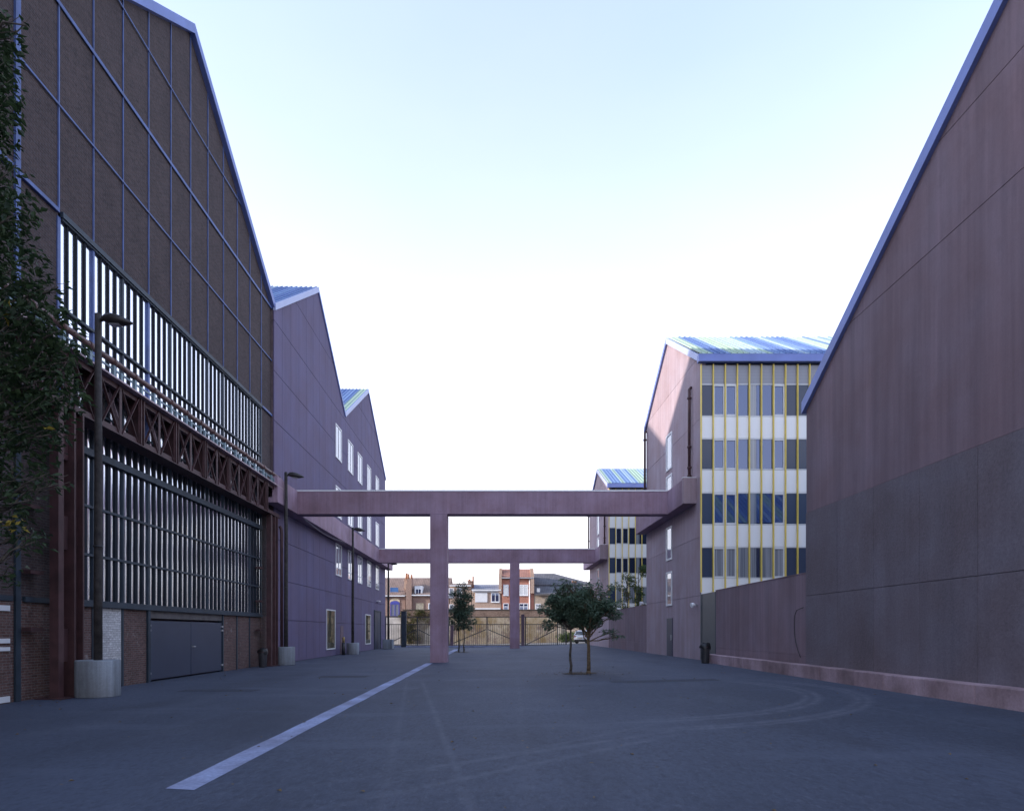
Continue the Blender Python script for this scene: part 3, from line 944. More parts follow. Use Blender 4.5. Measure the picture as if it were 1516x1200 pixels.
def kerb_wall():
    t = thing('low_kerb_wall', FR.p(18, .2, gz(9)), 'low pinkish red concrete kerb wall along the foot of the rough gable', 'kerb wall')
    cuts = [29.0, 25.4, 22.0, 18.4, 15.3, 12.3, 9.2, 6.0, 1.2]
    for k, (b, a) in enumerate(zip(cuts[:-1], cuts[1:])):
        piece('kerb_block', FR, a + .006, b - .006, 0.055, 0.40 + 0.004 * (k % 3), 0.2, 0.68 + 0.003 * (k % 2), 'red_kerb', t, 0.02)
kerb_wall()

# ------------------------------------------------------------------ apartment blocks with yellow fins
def apartment(x, y, depth, slope, zE, zR, rows, bays, pitch, label, seed, door=True):
    """x, y is the near corner; the yard side runs back from it, the glazed front runs to the right"""
    t = thing('apartment_block', (x, y, gz(x)), label, 'apartment block', 'apartment blocks with yellow fins')
    ff = Frame(x, y, 1, 0)
    fs = Frame(x, y, slope, 1, flip=True)
    wdt = bays * pitch + 0.2
    ur = depth * 0.53
    out = [(0, 0), (depth, 0), (depth, zE), (ur, zR), (0, zE)]
    m = MB()
    A = [(x + .3, y + .3), (x + wdt, y + .3), (x + wdt, y + depth), (x + slope * depth + .3, y + depth)]
    m.quadbox([(a, b, z) for z in (0, zE - .1) for a, b in A])
    rdg = y + ur
    for P in ([(x + .3, y + .3, zE - .1), (x + .3, rdg, zR - .15), (x + slope * depth + .3, y + depth, zE - .1)],):
        Q = [(x + wdt, b, c) for a, b, c in P]
        i = len(m.v)
        m.v += P + Q
        m.f += [(i, i + 1, i + 2), (i + 5, i + 4, i + 3), (i, i + 3, i + 4, i + 1), (i + 1, i + 4, i + 5, i + 2), (i, i + 2, i + 5, i + 3)]
        m.sm += [False] * 5
    m.build('block_body', 'dark_core', t)
    # yard side: large concrete sheets
    panels(fs, out, [0, depth], [0, 3.45, 6.33, 9.2, 12.1, 15.2, zR + 1], -0.28, 0.0, 'red_apt', t, 0.012, 0.006)
    # back wall
    fb = Frame(x + slope * depth, y + depth, 1, 0, flip=True)
    panels(fb, [(0, 0), (wdt, 0), (wdt, zE), (0, zE)], [0, 5, 10, 15, 20], [0, 6.33, zE], -0.1, 0.0, 'red_apt', t, 0.012, 0.006)
    # tall narrow windows on the yard side
    ua = depth * 0.445
    for z0, z1 in ((10.9, 12.95), (8.3, 10.6), (5.75, 7.65), (3.15, 5.1)):
        window(t, fs, ua, ua + 1.12, z0, z1, 0.0, 'white', 'pane_sky', 0.10, (), (), 0.05, 0.015)
    if door:
        d = piece('door', fs, ua - 0.1, ua + 1.0, 0.002, 0.04, 0.26, 2.45, 'door', t, 0.01)
        piece('door_handle', fs, ua - .02, ua + .04, 0.04, 0.10, 1.2, 1.5, 'galv', d)
    # ledge like the one across the yard
    MB().box(fs, 0.75, depth + .35, 0.004, 0.62, 8.06, 9.31).build('ledge', 'red_beam', t, 0.015)
    piece('ledge_end', fs, 0.55, 0.745, 0.0, 0.66, 8.06, 9.34, 'red_apt', t, 0.01)
    piece('ledge_cap', fs, 0.55, 0.75, 0.0, 0.68, 9.342, 9.37, 'cap', t)
    # red rainwater pipes
    for u, za, zb in ((1.25, 9.42, 14.1), (depth - .12, 9.35, zE - .1)):
        MB().tube([fs.p(u, .13, za), fs.p(u, .13, zb - .1), fs.p(u, .02, zb)], 0.075, 10).build('rain_pipe', 'rust', t)
        for z in (za + .12, za + .55, za + 1.6, zb - .6):
            MB().tube([fs.p(u, .13, z), fs.p(u, .13, z + .09)], 0.11, 10).build('pipe_collar', 'rust', t)
    # glazed front
    z0, zb = rows[0], rows[1]
    kinds = 'DWWGCGWDDWWGCGWDDWWGCGWDDWW'
    for b in range(bays):
        u0, u1 = b * pitch + .054, (b + 1) * pitch + .002
        piece('fin', ff, b * pitch + .006, b * pitch + .050, 0.0, 0.15, 3.6 if b == 0 else 0.3, zE - .08, 'yellow', t)
        piece('louvre_panel', ff, u0, u1, -0.02, 0.03, rows[0], zE - .1, 'louvre', t)
        for r in range((len(rows) - 1)):
            hi, lo = rows[r], rows[r + 1]
            if r % 2 == 1:
                piece('spandrel', ff, u0, u1, -0.02, 0.04, lo + .006, hi - .006, 'white_panel', t)
                continue
            k = kinds[b]
            piece('sill_strip', ff, u0, u1, 0.005, 0.045, lo + .006, lo + .05, 'white', t)
            piece('sill_strip', ff, u0, u1, 0.005, 0.045, hi - .05, hi - .006, 'white', t)
            if k == 'D':
                piece('dark_panel', ff, u0, u1, -0.02, 0.03, lo + .05, hi - .05, 'pane_dark', t)
            elif k == 'W':
                window(t, ff, u0, u1, lo + .05, hi - .05, -0.02, 'white', 'pane_curtain' if r == 6 else 'pane', 0.06, (), (), 0.065, 0.02)
            elif k == 'C':
                piece('pane', ff, u0, u0 + .34, -0.02, 0.02, lo + .05, hi - .05, 'pane_curtain', t)
                piece('pane', ff, u0 + .345, u1, -0.02, 0.02, lo + .05, hi - .05, 'pane', t)
            else:
                piece('pane', ff, u0, u1, -0.02, 0.02, lo + .05, hi - .05, 'pane_curtain' if (r == 6 and b % 2) else 'pane', t)
    piece('fin', ff, bays * pitch - .032, bays * pitch + .032, 0.0, 0.17, 0.3, zE - .08, 'yellow', t)
    # roof
    piece('gutter_fascia', ff, -.15, wdt, 0.02, 0.32, zE - .02, zE + .33, 'zinc', t)
    verge(t, fs, (-.2, zE - .02), (ur, zR), 'zinc_pale', 0.34, -.05, .12)
    verge(t, fs, (depth + .2, zE - .08), (ur, zR), 'zinc', 0.30, -.05, .12)
    e = y - .3
    roof_strips(t, (x - .05, e, zE + .34), (x + wdt, e, zE + .34), (x - .2, rdg, zR + .36), (x + wdt, rdg, zR + .36), 0.29, random.Random(seed))
    P = [(x - .25, rdg, zR + .34), (x + wdt, rdg, zR + .34), (x + wdt, y + depth + .2, zE + .2), (x + slope * depth, y + depth + .2, zE + .2)]
    MB().quadbox([Vector(p) + Vector((0, 0, dz)) for dz in (-.1, 0) for p in P]).build('roof', 'roof_dull', t)
    return t
def louvre():
    t = NT('grey_louvre_panel')
    sx = t.n('ShaderNodeSeparateXYZ')
    t.l(t.pos(), sx.inputs[0])
    f = t.math('FRACT', t.math('MULTIPLY', sx.outputs[2], 14.0))
    t.color(t.mix(f, (0.26, 0.27, 0.32), (0.38, 0.39, 0.44)))
    t.b.inputs['Roughness'].default_value = 0.4
    t.bump(f, 0.4, 0.02)
    return t.m
M['louvre'] = louvre()
def curtain():
    t = NT('glass_over_pale_curtain')
    f = t.noise((1, 1, 0.02), 9, 3)
    t.color(t.mix(t.ramp(f, 0.35, 0.65), (0.16, 0.18, 0.22), (0.34, 0.36, 0.40)))
    t.b.inputs['Roughness'].default_value = 0.05
    t.b.inputs['IOR'].default_value = 1.8
    return t.m
M['pane_curtain'] = curtain()
ROWS2 = [13.78, 12.18, 11.12, 9.57, 8.48, 6.89, 5.83, 4.28, 3.2, 1.6, 0.4]
apartment(9.2, 31.3, 10.5, -0.04, 14.8, 18.25, ROWS2, 25, 0.588, 'apartment block with yellow fins next to the grey steel gate leaf', 21)
ROWS3 = [13.35, 11.85, 10.75, 9.25, 8.15, 6.72, 5.6, 4.1, 3.0, 1.5, 0.4]
apartment(8.43, 55.8, 10.5, -0.036, 14.2, 16.9, ROWS3, 18, 0.572, 'farther apartment block with yellow fins, behind leafy saplings and the near block', 22, False)

FW = Frame(8.80, 41.8, (8.43 - 8.80) / 14.0, 1, flip=True)
yard_wall(FW, 0.1, 13.9, 3.42, 'red concrete wall joining the two apartment blocks', step=1.15)

M['black_grey'] = plain('dark_grey_steel', (0.035, 0.035, 0.04), 0.5)
# ------------------------------------------------------------------ lamps on ballast blocks
def lamp(x, y, h, rb, hb, label, square=False):
    t = thing('street_lamp', (x, y, gz(x)), label, 'street lamp', 'yard lamps on concrete blocks')
    z = gz(x)
    n = 12
    m = MB()
    if square:
        m.cbox((x, y, z + hb / 2), (2 * rb, 2 * rb, hb))
        b = m.build('ballast_block', 'block', t, 0.03)
    else:
        m.tube([(x, y, z), (x, y, z + .02), (x, y, z + hb - .03), (x, y, z + hb)], [rb * .98, rb, rb, rb * .96], 40)
        b = m.build('ballast_block', 'block', t)
    MB().tube([(x, y, z + hb - .05), (x, y, z + 3), (x + .01, y, z + 6.5), (x, y, z + h)], [.105, .10, .09, .075], 16).build('pole', 'lamp_pole', t)
    MB().tube([(x, y, z + 3.9), (x, y, z + 3.94)], 0.118, 14).build('pole_band', 'black_grey', t)
    # head: short arm and a flat leaf-shaped housing pointing into the yard
    MB().tube([(x, y, z + h - .18), (x + .16, y, z + h - .14), (x + .28, y, z + h - .16)], .045, 8).build('arm', 'lamp_head', t)
    hd = MB()
    secs = [(.12, .06, .06), (.2, .12, .13), (.38, .19, .17), (.58, .19, .15), (.76, .12, .09), (.92, .03, .02)]
    for k, (dx, w, hh) in enumerate(secs):
        for j in range(n):
            a = 2 * math.pi * j / n
            hd.v.append((x + dx, y + w * math.cos(a), z + h - .10 - .16 * dx + hh * math.sin(a) * (1.0 if math.sin(a) > 0 else .7)))
    for k in range(len(secs) - 1):
        for j in range(n):
            hd.f.append((k * n + j, k * n + (j + 1) % n, (k + 1) * n + (j + 1) % n, (k + 1) * n + j))
            hd.sm.append(True)
    hd.f += [tuple(reversed(range(n))), tuple((len(secs) - 1) * n + j for j in range(n))]
    hd.sm += [False, False]
    h_ = hd.build('lamp_head', 'lamp_head', t)
    MB().cbox((x + .46, y, z + h - .29), (.26, .18, .03)).build('lens', 'galv', h_)
    return t
lamp(-10.84, 16.75, 10.0, .52, .95, 'street lamp on a wide stained ballast drum by the lattice gantry column')
lamp(-11.45, 32.4, 9.75, .44, .92, 'street lamp on a pale drum between the gantry and the panelled hall')
lamp(-11.75, 47.2, 9.35, .46, .85, 'street lamp on a drum before the panelled hall, near its lower windows')
lamp(-11.95, 61.8, 8.4, .47, .92, 'street lamp on a square block by the dark entrance of the panelled hall', True)

# ------------------------------------------------------------------ bins and small fittings
def wall_bin(x, y, label, mat='rust'):
    t = thing('litter_bin', (x, y, gz(x)), label, 'litter bin', 'bins in the yard')
    z = gz(x)
    MB().tube([(x, y, z), (x, y, z + .03), (x, y, z + .68), (x, y, z + .70)], [.16, .17, .20, .20], 20).build('bin_body', 'black_grey', t)
    MB().tube([(x, y, z + .70), (x, y, z + .73)], [.215, .215], 20).build('rim', mat, t)
    bag = MB()
    rnd = random.Random(int(x * 100))
    n = 14
    for k, (r, zz) in enumerate(((.205, .62), (.24, .74), (.19, .84), (.10, .88))):
        for j in range(n):
            a = 2 * math.pi * j / n
            q = r * rnd.uniform(.85, 1.2)
            bag.v.append((x + q * math.cos(a), y + q * math.sin(a), z + zz + rnd.uniform(-.05, .06)))
    for k in range(3):
        for j in range(n):
            bag.f.append((k * n + j, k * n + (j + 1) % n, (k + 1) * n + (j + 1) % n, (k + 1) * n + j))
            bag.sm.append(True)
    bag.f.append(tuple(3 * n + j for j in range(n)))
    bag.sm.append(True)
    bag.build('bin_bag', 'black', t)
    MB().bar((x + .02, y, z + .76), (x + .12, y - .05, z + .86), .16, .03).build('lid', mat, t)
    return t
M['black_grey'] = plain('dark_grey_steel', (0.035, 0.035, 0.04), 0.5)
wall_bin(8.55, 28.3, 'dark bin with red rim and black bag beside the grey steel gate leaf')
wall_bin(-11.8, 30.3, 'dark bin with black bag against worn brick, by the far gantry column')
wall_bin(-11.25, 17.25, 'dark bin behind the wide ballast drum, before the brick hall')

def ash_post():
    p = FC.p(46.0, .5, 0)
    t = thing('ash_bin', p, 'slim dark ash bin with brass top by the ground window', 'ash bin')
    MB().tube([p, p + Vector((0, 0, .9))], .13, 14).build('bin_body', 'black_grey', t)
    MB().tube([p + Vector((0, 0, .9)), p + Vector((0, 0, 1.25)), p + Vector((0, 0, 1.3))], [.09, .09, .05], 12).build('bin_top', 'brass', t)
M['brass'] = plain('dull_brass', (0.45, 0.33, 0.13), 0.4, 0.5)
ash_post()

def flood(x, y, z, label):
    t = thing('wall_light', (x, y, z), label, 'wall light', 'small lights on the red walls')
    MB().cbox((x - .05, y, z), (.10, .08, .06)).build('bracket', 'galv', t)
    MB().tube([(x - .10, y, z), (x - .22, y - .02, z + .01), (x - .32, y - .04, z - .02)], [.06, .11, .12], 14).build('lamp_head', 'cap', t)
flood(9.19, 31.7, 3.0, 'small white spotlight on the block corner above the steel gate leaf')
flood(8.79, 42.3, 3.55, 'small white spotlight at the top of the wall joining the apartment blocks')

# ------------------------------------------------------------------ trees
def leaf_cloud(clumps, n, size, rnd, droop=0.2, flat=0.5):
    """leaf-sized folded faces spread through clumps (centre, radii)"""
    m = MB()
    wts = [c[1][0] * c[1][1] * c[1][2] for c in clumps]
    cs = rnd.choices(clumps, wts, k=n)
    for c, r in cs:
        while True:
            d = Vector((rnd.uniform(-1, 1), rnd.uniform(-1, 1), rnd.uniform(-1, 1)))
            if 0.05 < d.length < 1:
                break
        d = d.normalized() * (d.length ** 0.6) * rnd.uniform(.75, 1.12)
        p = Vector(c) + Vector((d.x * r[0], d.y * r[1], d.z * r[2]))
        ax = Vector((rnd.gauss(0, 1) + d.x, rnd.gauss(0, 1) + d.y, rnd.gauss(0, flat) - droop)).normalized()
        sd = ax.cross(Vector((rnd.gauss(0, .5), rnd.gauss(0, .5), 1))).normalized()
        nr = sd.cross(ax)
        L = size * rnd.uniform(.6, 1.25)
        w = L * rnd.uniform(.2, .3)
        i = len(m.v)
        tip = p + ax * L + nr * (-.12 * L)
        q = p + ax * (L * .45)
        m.v += [tuple(p), tuple(q + sd * w + nr * w * .35), tuple(tip), tuple(q - sd * w + nr * w * .35)]
        m.f += [(i, i + 1, i + 2), (i, i + 2, i + 3)]
        m.sm += [False, False]
    return m

def limb(m, rnd, p, q, r0, r1, wob=0.06, seg=7, k=6):
    p, q = Vector(p), Vector(q)
    L = (q - p).length
    pts, rs = [], []
    for i in range(k + 1):
        t = i / k
        o = Vector((rnd.gauss(0, 1), rnd.gauss(0, 1), rnd.gauss(0, .4))) * wob * L * (0 if i in (0, k) else .5)
        pts.append(p.lerp(q, t) + o)
        rs.append(r0 + (r1 - r0) * t)
    m.tube(pts, rs, seg)
    return pts

def tree(name, x, y, z, label, cat, group, trunk_r, trunk_top, clumps, n, size, leaf, bark, seed, lean=(0, 0), droop=.2):
    rnd = random.Random(seed)
    t = thing(name, (x, y, z), label, cat, group)
    m = MB()
    base = Vector((x, y, z - .05))
    topp = Vector((x + lean[0], y + lean[1], trunk_top))
    m.tube([base, base + Vector((0, 0, .15))], [trunk_r * 1.5, trunk_r], 10)
    pts = limb(m, rnd, base + Vector((0, 0, .12)), topp, trunk_r, trunk_r * .45, 0.012, 10, 10)
    low = min(c[0][2] - c[1][2] for c in clumps)
    for c, r in clumps:
        st = min(pts, key=lambda q: (q - Vector((x, y, max(low, c[2] - r[2] - .6)))).length)
        b = limb(m, rnd, st, c, min(trunk_r * .32, .035), .010, .07)
        for k in range(4):
            e = Vector(c) + Vector((rnd.uniform(-1, 1) * r[0], rnd.uniform(-1, 1) * r[1], rnd.uniform(-.4, 1) * r[2])) * .85
            limb(m, rnd, b[rnd.randint(2, 5)], e, min(trunk_r * .12, .012), .004, .08, 5, 4)
    m.build('trunk', bark, t, base=(x, y, z))
    leaf_cloud(clumps, n, size, rnd, droop).build('crown', leaf, t, recalc=False, base=(x, y, z))
    return t

def crown_clumps(cx, cy, cz, rx, ry, rz, n, r, rnd, shape=None):
    out = []
    for k in range(n):
        while True:
            d = Vector((rnd.uniform(-1, 1), rnd.uniform(-1, 1), rnd.uniform(-1, 1)))
            if d.length < 1:
                break
        s = shape(d.z) if shape else 1.0
        q = r * rnd.uniform(.7, 1.3)
        out.append(((cx + d.x * rx * s, cy + d.y * ry * s, cz + d.z * rz), (q, q, q * .8)))
    return out

rt = random.Random(40)
# pair of round headed trees in the middle of the yard
for x, y, rx, seed, lab in ((2.17, 23.7, 1.02, 41, 'left hand'), (2.80, 23.4, 1.10, 42, 'right hand')):
    cl = crown_clumps(x + (.02 if seed == 41 else .04), y, 2.60, rx * .88, rx * .8, .66, 34, .25, rt)
    cl += [((x + rt.uniform(-.9, .9), y + rt.uniform(-.4, .4), rt.uniform(3.2, 3.5)), (.10, .10, .24)) for _ in range(7)]
    cl += [((2.48 + rt.uniform(-.35, .35), 23.45 + rt.uniform(-.3, .3), rt.uniform(2.0, 2.95)), (.30, .30, .26)) for _ in range(6)]
    if seed == 42:
        cl += [((3.55, 23.3, 1.68), (.30, .2, .10)), ((3.85, 23.3, 1.5), (.22, .2, .08)), ((3.7, 23.3, 2.3), (.3, .3, .2))]
    else:
        cl += [((1.35, 23.6, 1.95), (.22, .2, .25)), ((1.15, 23.6, 2.5), (.22, .2, .2))]
    tree('yard_tree', x, y, gz(x), 'small round headed tree with ' + ('thin dark' if seed == 41 else 'thicker pale brown') + ' trunk, in the shared soil pit', 'tree', 'trees planted in the yard',
         .055 if seed == 41 else .075, 2.4, cl, 9500, .12, 'leaf_yard', 'bark' if seed == 42 else 'bark_grey', seed)
def disc(x, y, rx, ry, dz, mat, name):
    rnd = random.Random(int(x * 10))
    m = MB()
    P = []
    for k in range(28):
        a = 2 * math.pi * k / 28
        q = rnd.uniform(.9, 1.1)
        P.append((x + rx * q * math.cos(a), y + ry * q * math.sin(a), gz(x + rx * q * math.cos(a)) + dz))
    m.poly(P)
    m.build(name, mat, ground, recalc=False)
disc(2.5, 23.5, .62, .6, .012, 'soil', 'tree_pit')
disc(-4.1, 51.8, .7, .7, .012, 'soil', 'tree_pit')
# slim pair farther off
for x, seed, lab in ((-4.32, 51, 'slim'), (-3.88, 52, 'slim')):
    shp = lambda z: 1.0 - .55 * max(0, z) - .25 * max(0, -z)
    cl = crown_clumps(x + (-.2 if seed == 51 else .2), 51.8, 3.35, .78, .7, 1.75, 26, .34, rt, shp)
    cl += [((x + (.0 if seed == 51 else .0), 51.8, 5.35), (.22, .22, .35))]
    tree('slim_tree', x, 51.8, 0, 'slim dark tree ' + ('with taller pointed top' if seed == 51 else 'with broader lower side') + ', one of two behind the near concrete post', 'tree', 'trees planted in the yard',
         .06, 4.6, cl, 3200, .17, 'leaf_yard', 'bark_grey', seed)
# saplings behind the wall between the apartment blocks
for x, y, h, seed in ((8.85, 49.0, 6.3, 61), (9.75, 49.5, 7.0, 62)):
    cl = [((x + rt.uniform(-.5, .5) - (.35 if seed == 61 else 0), y + rt.uniform(-.4, .4), 3.3 + (h - 3.3) * k / 9), (.34, .34, .3)) for k in range(9)]
    tree('sapling', x, y, .3, 'light green sapling showing over the joining wall, ' + ('the shorter with bare pale stem' if seed == 61 else 'the taller leafy one'), 'tree', 'saplings behind the yard wall',
         .05, h - .3, cl, 700 if seed == 61 else 1500, .17, 'leaf_light', 'bark', seed)
# large tree at the edge of the yard, its crown hanging into view
def edge_tree():
    rnd = random.Random(71)
    cl = []
    spec = [  # pixel centre, radius in pixels, distance
        (-25, 60, 48, 10.0), (-18, 150, 44, 9.8), (4, 40, 26, 10), (0, 195, 26, 9.9), (40, 38, 11, 9.7), (4, 110, 16, 9.8), (-35, 230, 50, 10.0), (10, 258, 28, 9.8), (18, 320, 40, 9.8), (-20, 330, 55, 10.3),
        (24, 395, 46, 9.7), (-20, 430, 55, 10.2), (52, 455, 40, 9.6), (86, 425, 13, 9.5), (85, 490, 36, 9.6), (30, 510, 60, 9.9), (108, 525, 26, 9.5), (60, 560, 52, 9.8), (95, 585, 34, 9.6),
        (5, 600, 60, 10.0), (50, 630, 48, 9.8), (90, 640, 22, 9.6), (20, 690, 45, 9.9), (72, 700, 24, 9.6), (-20, 740, 55, 10.0), (45, 740, 26, 9.7), (88, 716, 14, 9.5), (30, 790, 32, 9.8), (15, 850, 22, 9.6),
        (55, 800, 18, 9.6), (-60, 500, 90, 10.6), (-90, 300, 90, 10.4), (-80, 100, 90, 10.4), (-90, 680, 80, 10.4)]
    for x, y, r, d in spec:
        p = px(x, y, d)
        q = r * d / F
        cl.append((tuple(p), (q, q * .9, q)))
    for k in range(26):
        cl.append(((-10.6 + rnd.uniform(-1.6, .6), 10.4 + rnd.uniform(-1.6, 1.6), rnd.uniform(4, 13)), (.6, .6, .6)))
    t = tree('edge_tree', -9.7, 10.3, 0, 'large dark leafy tree overhanging the brick hall corner and the gantry', 'tree', None, .17, 10.5, cl, 30000, .135, 'leaf_near', 'bark_grey', 72, droop=.35)
    ys = leaf_cloud([(tuple(px(18, 775, 9.4)), (.2, .2, .15)), (tuple(px(8, 455, 9.5)), (.15, .15, .15)), (tuple(px(66, 640, 9.4)), (.12, .1, .1))], 22, .13, rnd)
    ys.build('yellowing_leaves', 'leaf_yellow', t, recalc=False)['kind'] = 'stuff'
M['leaf_yellow'] = foliage('yellowing_leaf', (0.20, 0.16, 0.02), (0.32, 0.24, 0.04))
edge_tree()

def litter():
    rnd = random.Random(9)
    m = MB()
    for k in range(420):
        if k < 250:
            x, y = rnd.uniform(-11.5, 8.6), rnd.uniform(5, 30)
        elif k < 330:
            x, y = -12.0 + abs(rnd.gauss(0, .5)), rnd.uniform(11, 31)
        else:
            x, y = rnd.gauss(2.5, .8), rnd.gauss(23.5, .6)
        s = rnd.uniform(.015, .045)
        a = rnd.uniform(0, 6.28)
        z = gz(x) + .014
        d, e = Vector((math.cos(a), math.sin(a), 0)) * s, Vector((-math.sin(a), math.cos(a), 0)) * s * .6
        c = Vector((x, y, z))
        up = Vector((0, 0, rnd.uniform(.002, .02)))
        m.poly([c - d, c - e + up, c + d, c + e + up])
    o = m.build('fallen_leaves', 'leaf_dry', None, recalc=False)
    tag(o, 'scattered fallen leaves and crumbs on the asphalt', 'leaves', kind='stuff')
litter()

# ------------------------------------------------------------------ steel yard gate and its pillars
def yard_gate():
    y = 70.0
    k = y / F
    t = thing('yard_gate', (-4.5, y, 0), 'see-through steel bar gate with diagonal braces across the end of the yard', 'gate')
    fr = Frame(0, y, 1, 0)
    X = lambda p: (p - CX) * k
    posts = [X(p) for p in (571, 618, 664.5, 721, 778, 825, 838)]
    for i, x in enumerate(posts):
        piece('gate_post', fr, x - .06, x + .06, -.06, .06, .05, 3.32, 'gate_steel', t)
    for a, b in zip(posts[:-1], posts[1:]):
        piece('top_rail', fr, a + .062, b - .062, -.03, .03, 3.22, 3.31, 'gate_steel', t)
        piece('middle_rail', fr, a + .062, b - .062, -.03, .03, 2.42, 2.50, 'gate_steel', t)
        piece('bottom_rail', fr, a + .062, b - .062, -.03, .03, .12, .20, 'gate_steel', t)
        n = int((b - a) / .20)
        for j in range(1, n):
            x = a + (b - a) * j / n
            piece('bar', fr, x - .022, x + .022, -.02, .02, .202, 2.418, 'gate_steel', t)
    for i, (a, b) in enumerate(zip(posts[:-2], posts[1:-1])):
        up = i % 2 == 0
        p, q = ((a + .1, 1.9), (b - .1, .25)) if not up else ((a + .1, .25), (b - .1, 1.9))
        MB().bar(fr.p(p[0], .05, p[1]), fr.p(q[0], .05, q[1]), .05, .09).build('brace', 'gate_steel', t)
M['gate_steel'] = plain('dark_gate_steel', (0.06, 0.06, 0.065), 0.5)
yard_gate()

def pillar(xp, w, top, y, mat, label):
    x = (xp - CX) * y / F
    t = thing('gate_pillar', (x, y, 0), label, 'pillar', 'pillars at the yard gate')
    z1 = EYE + (HZ - top) * y / F
    MB().cbox((x, y, z1 / 2), (w, w, z1)).build('shaft', mat, t, .02)
    MB().cbox((x, y, z1 + .03), (w + .06, w + .06, .06)).build('cap', mat, t, .01)
pillar(598, .52, 905, 69.3, 'steel_green', 'dark green steel pillar in front of the mottled wall')
pillar(669, .34, 926, 69.4, 'red', 'red concrete pillar behind the slim dark trees')
pillar(774, .36, 910, 69.4, 'red', 'red concrete pillar next to the farther portal post')

# ------------------------------------------------------------------ boundary wall beyond the gate
def boundary():
    y = 84.0
    fr = Frame(0, y, 1, 0)
    t = thing('boundary_wall', (-5, y, 0), 'mottled ochre rendered wall with brick top beyond the yard gate', 'wall')
    MB().box(fr, -32, 7.2, -.35, 0, 0, 3.62).build('render', 'ochre', t, .01)
    MB().box(fr, -14.3, 7.2, -.35, -.03, 3.62, 4.48).build('brick_top', 'wall_brick', t)
    piece('coping', fr, -14.4, 7.25, -.4, .05, 4.482, 4.58, 'wall_dark', t)
    piece('coping', fr, -32, -14.42, -.4, .05, 3.622, 3.72, 'wall_dark', t)
    # pale rounded buttress remains and a whitewashed stretch
    P = [(-11.6, 0), (-8.2, 0), (-8.0, 3.3), (-9.3, 3.25), (-10.5, 2.7), (-11.4, 1.9)]
    MB().prism(fr, P, 0.002, .10).build('render_patch', 'pale_render', t, .01)
    MB().prism(fr, [(-18, 0), (-14.6, 0), (-14.6, 3.55), (-18, 3.55)], 0.002, .05).build('render_patch', 'white_wash', t, .01)
    piece('buttress', fr, 5.9, 6.5, .002, .3, 0, 3.3, 'pale_render', t, .02)
def ochre():
    t = NT('mottled_ochre_render')
    a = t.noise((1, 1, .7), .45, 6, .7)
    b = t.noise((1, 1, .6), .9, 6, .75)
    col = t.mix(t.ramp(a, .40, .60), (.22, .16, .08), (.42, .37, .29))
    col = t.mix(t.math('MULTIPLY', t.ramp(b, .50, .60), .75), col, (.15, .10, .085))
    t.color(col)
    t.b.inputs['Roughness'].default_value = .9
    t.bump(b, .5, .05)
    return t.m
M['ochre'] = ochre()
M['wall_brick'] = bricks('mossy_wall_brick', (.17, .095, .075), (.26, .17, .13), (.28, .24, .20), 'x', stain=.7)
M['wall_dark'] = plain('dark_coping', (.10, .085, .075), .9)
M['pale_render'] = plain('pale_flaking_render', (.42, .37, .30), .9, 0, .4, 2.0)
M['white_wash'] = plain('whitewash', (.52, .49, .46), .9, 0, .3, 1.2)
boundary()

def ivy():
    rnd = random.Random(88)
    x0 = (605 - CX) * 83.8 / F
    cl = []
    for k in range(40):
        z = rnd.uniform(.4, 4.3)
        sp = 1.2 if z < 3 else 2.4
        cl.append(((x0 + rnd.uniform(-.4, 1) * sp, 83.55, z), (.4, .18, .4)))
    t = thing('ivy', (x0, 83.7, 0), 'brown green ivy climbing the boundary wall behind the green pillar', 'climbing plant')
    m = MB()
    for k in range(7):
        limb(m, rnd, (x0 + rnd.uniform(-.3, .6), 83.6, 0), (x0 + rnd.uniform(-.6, 2), 83.6, rnd.uniform(2.5, 4.3)), .05, .015, .06)
    m.build('stems', 'bark', t)
    leaf_cloud(cl, 1800, .28, rnd).build('foliage', 'leaf_ivy', t, recalc=False)
    x1, z1 = (840 - CX) * 82.0 / F, .3
    t = thing('shrub', (x1, 82, gz(x1)), 'low green shrub at the wall end by the white car', 'shrub')
    cl = [((x1 + rnd.uniform(-1, 1.2), 82 + rnd.uniform(-.4, .4), .3 + rnd.uniform(.1, 1.1)), (.5, .4, .4)) for _ in range(14)]
    m = MB()
    for k in range(5):
        limb(m, rnd, (x1, 82, .2), cl[k][0], .04, .015, .06)
    m.build('stems', 'bark', t)
    leaf_cloud(cl, 1500, .22, rnd).build('foliage', 'leaf_light', t, recalc=False)
M['leaf_ivy'] = foliage('ivy_leaf', (.09, .07, .03), (.13, .15, .05))
ivy()

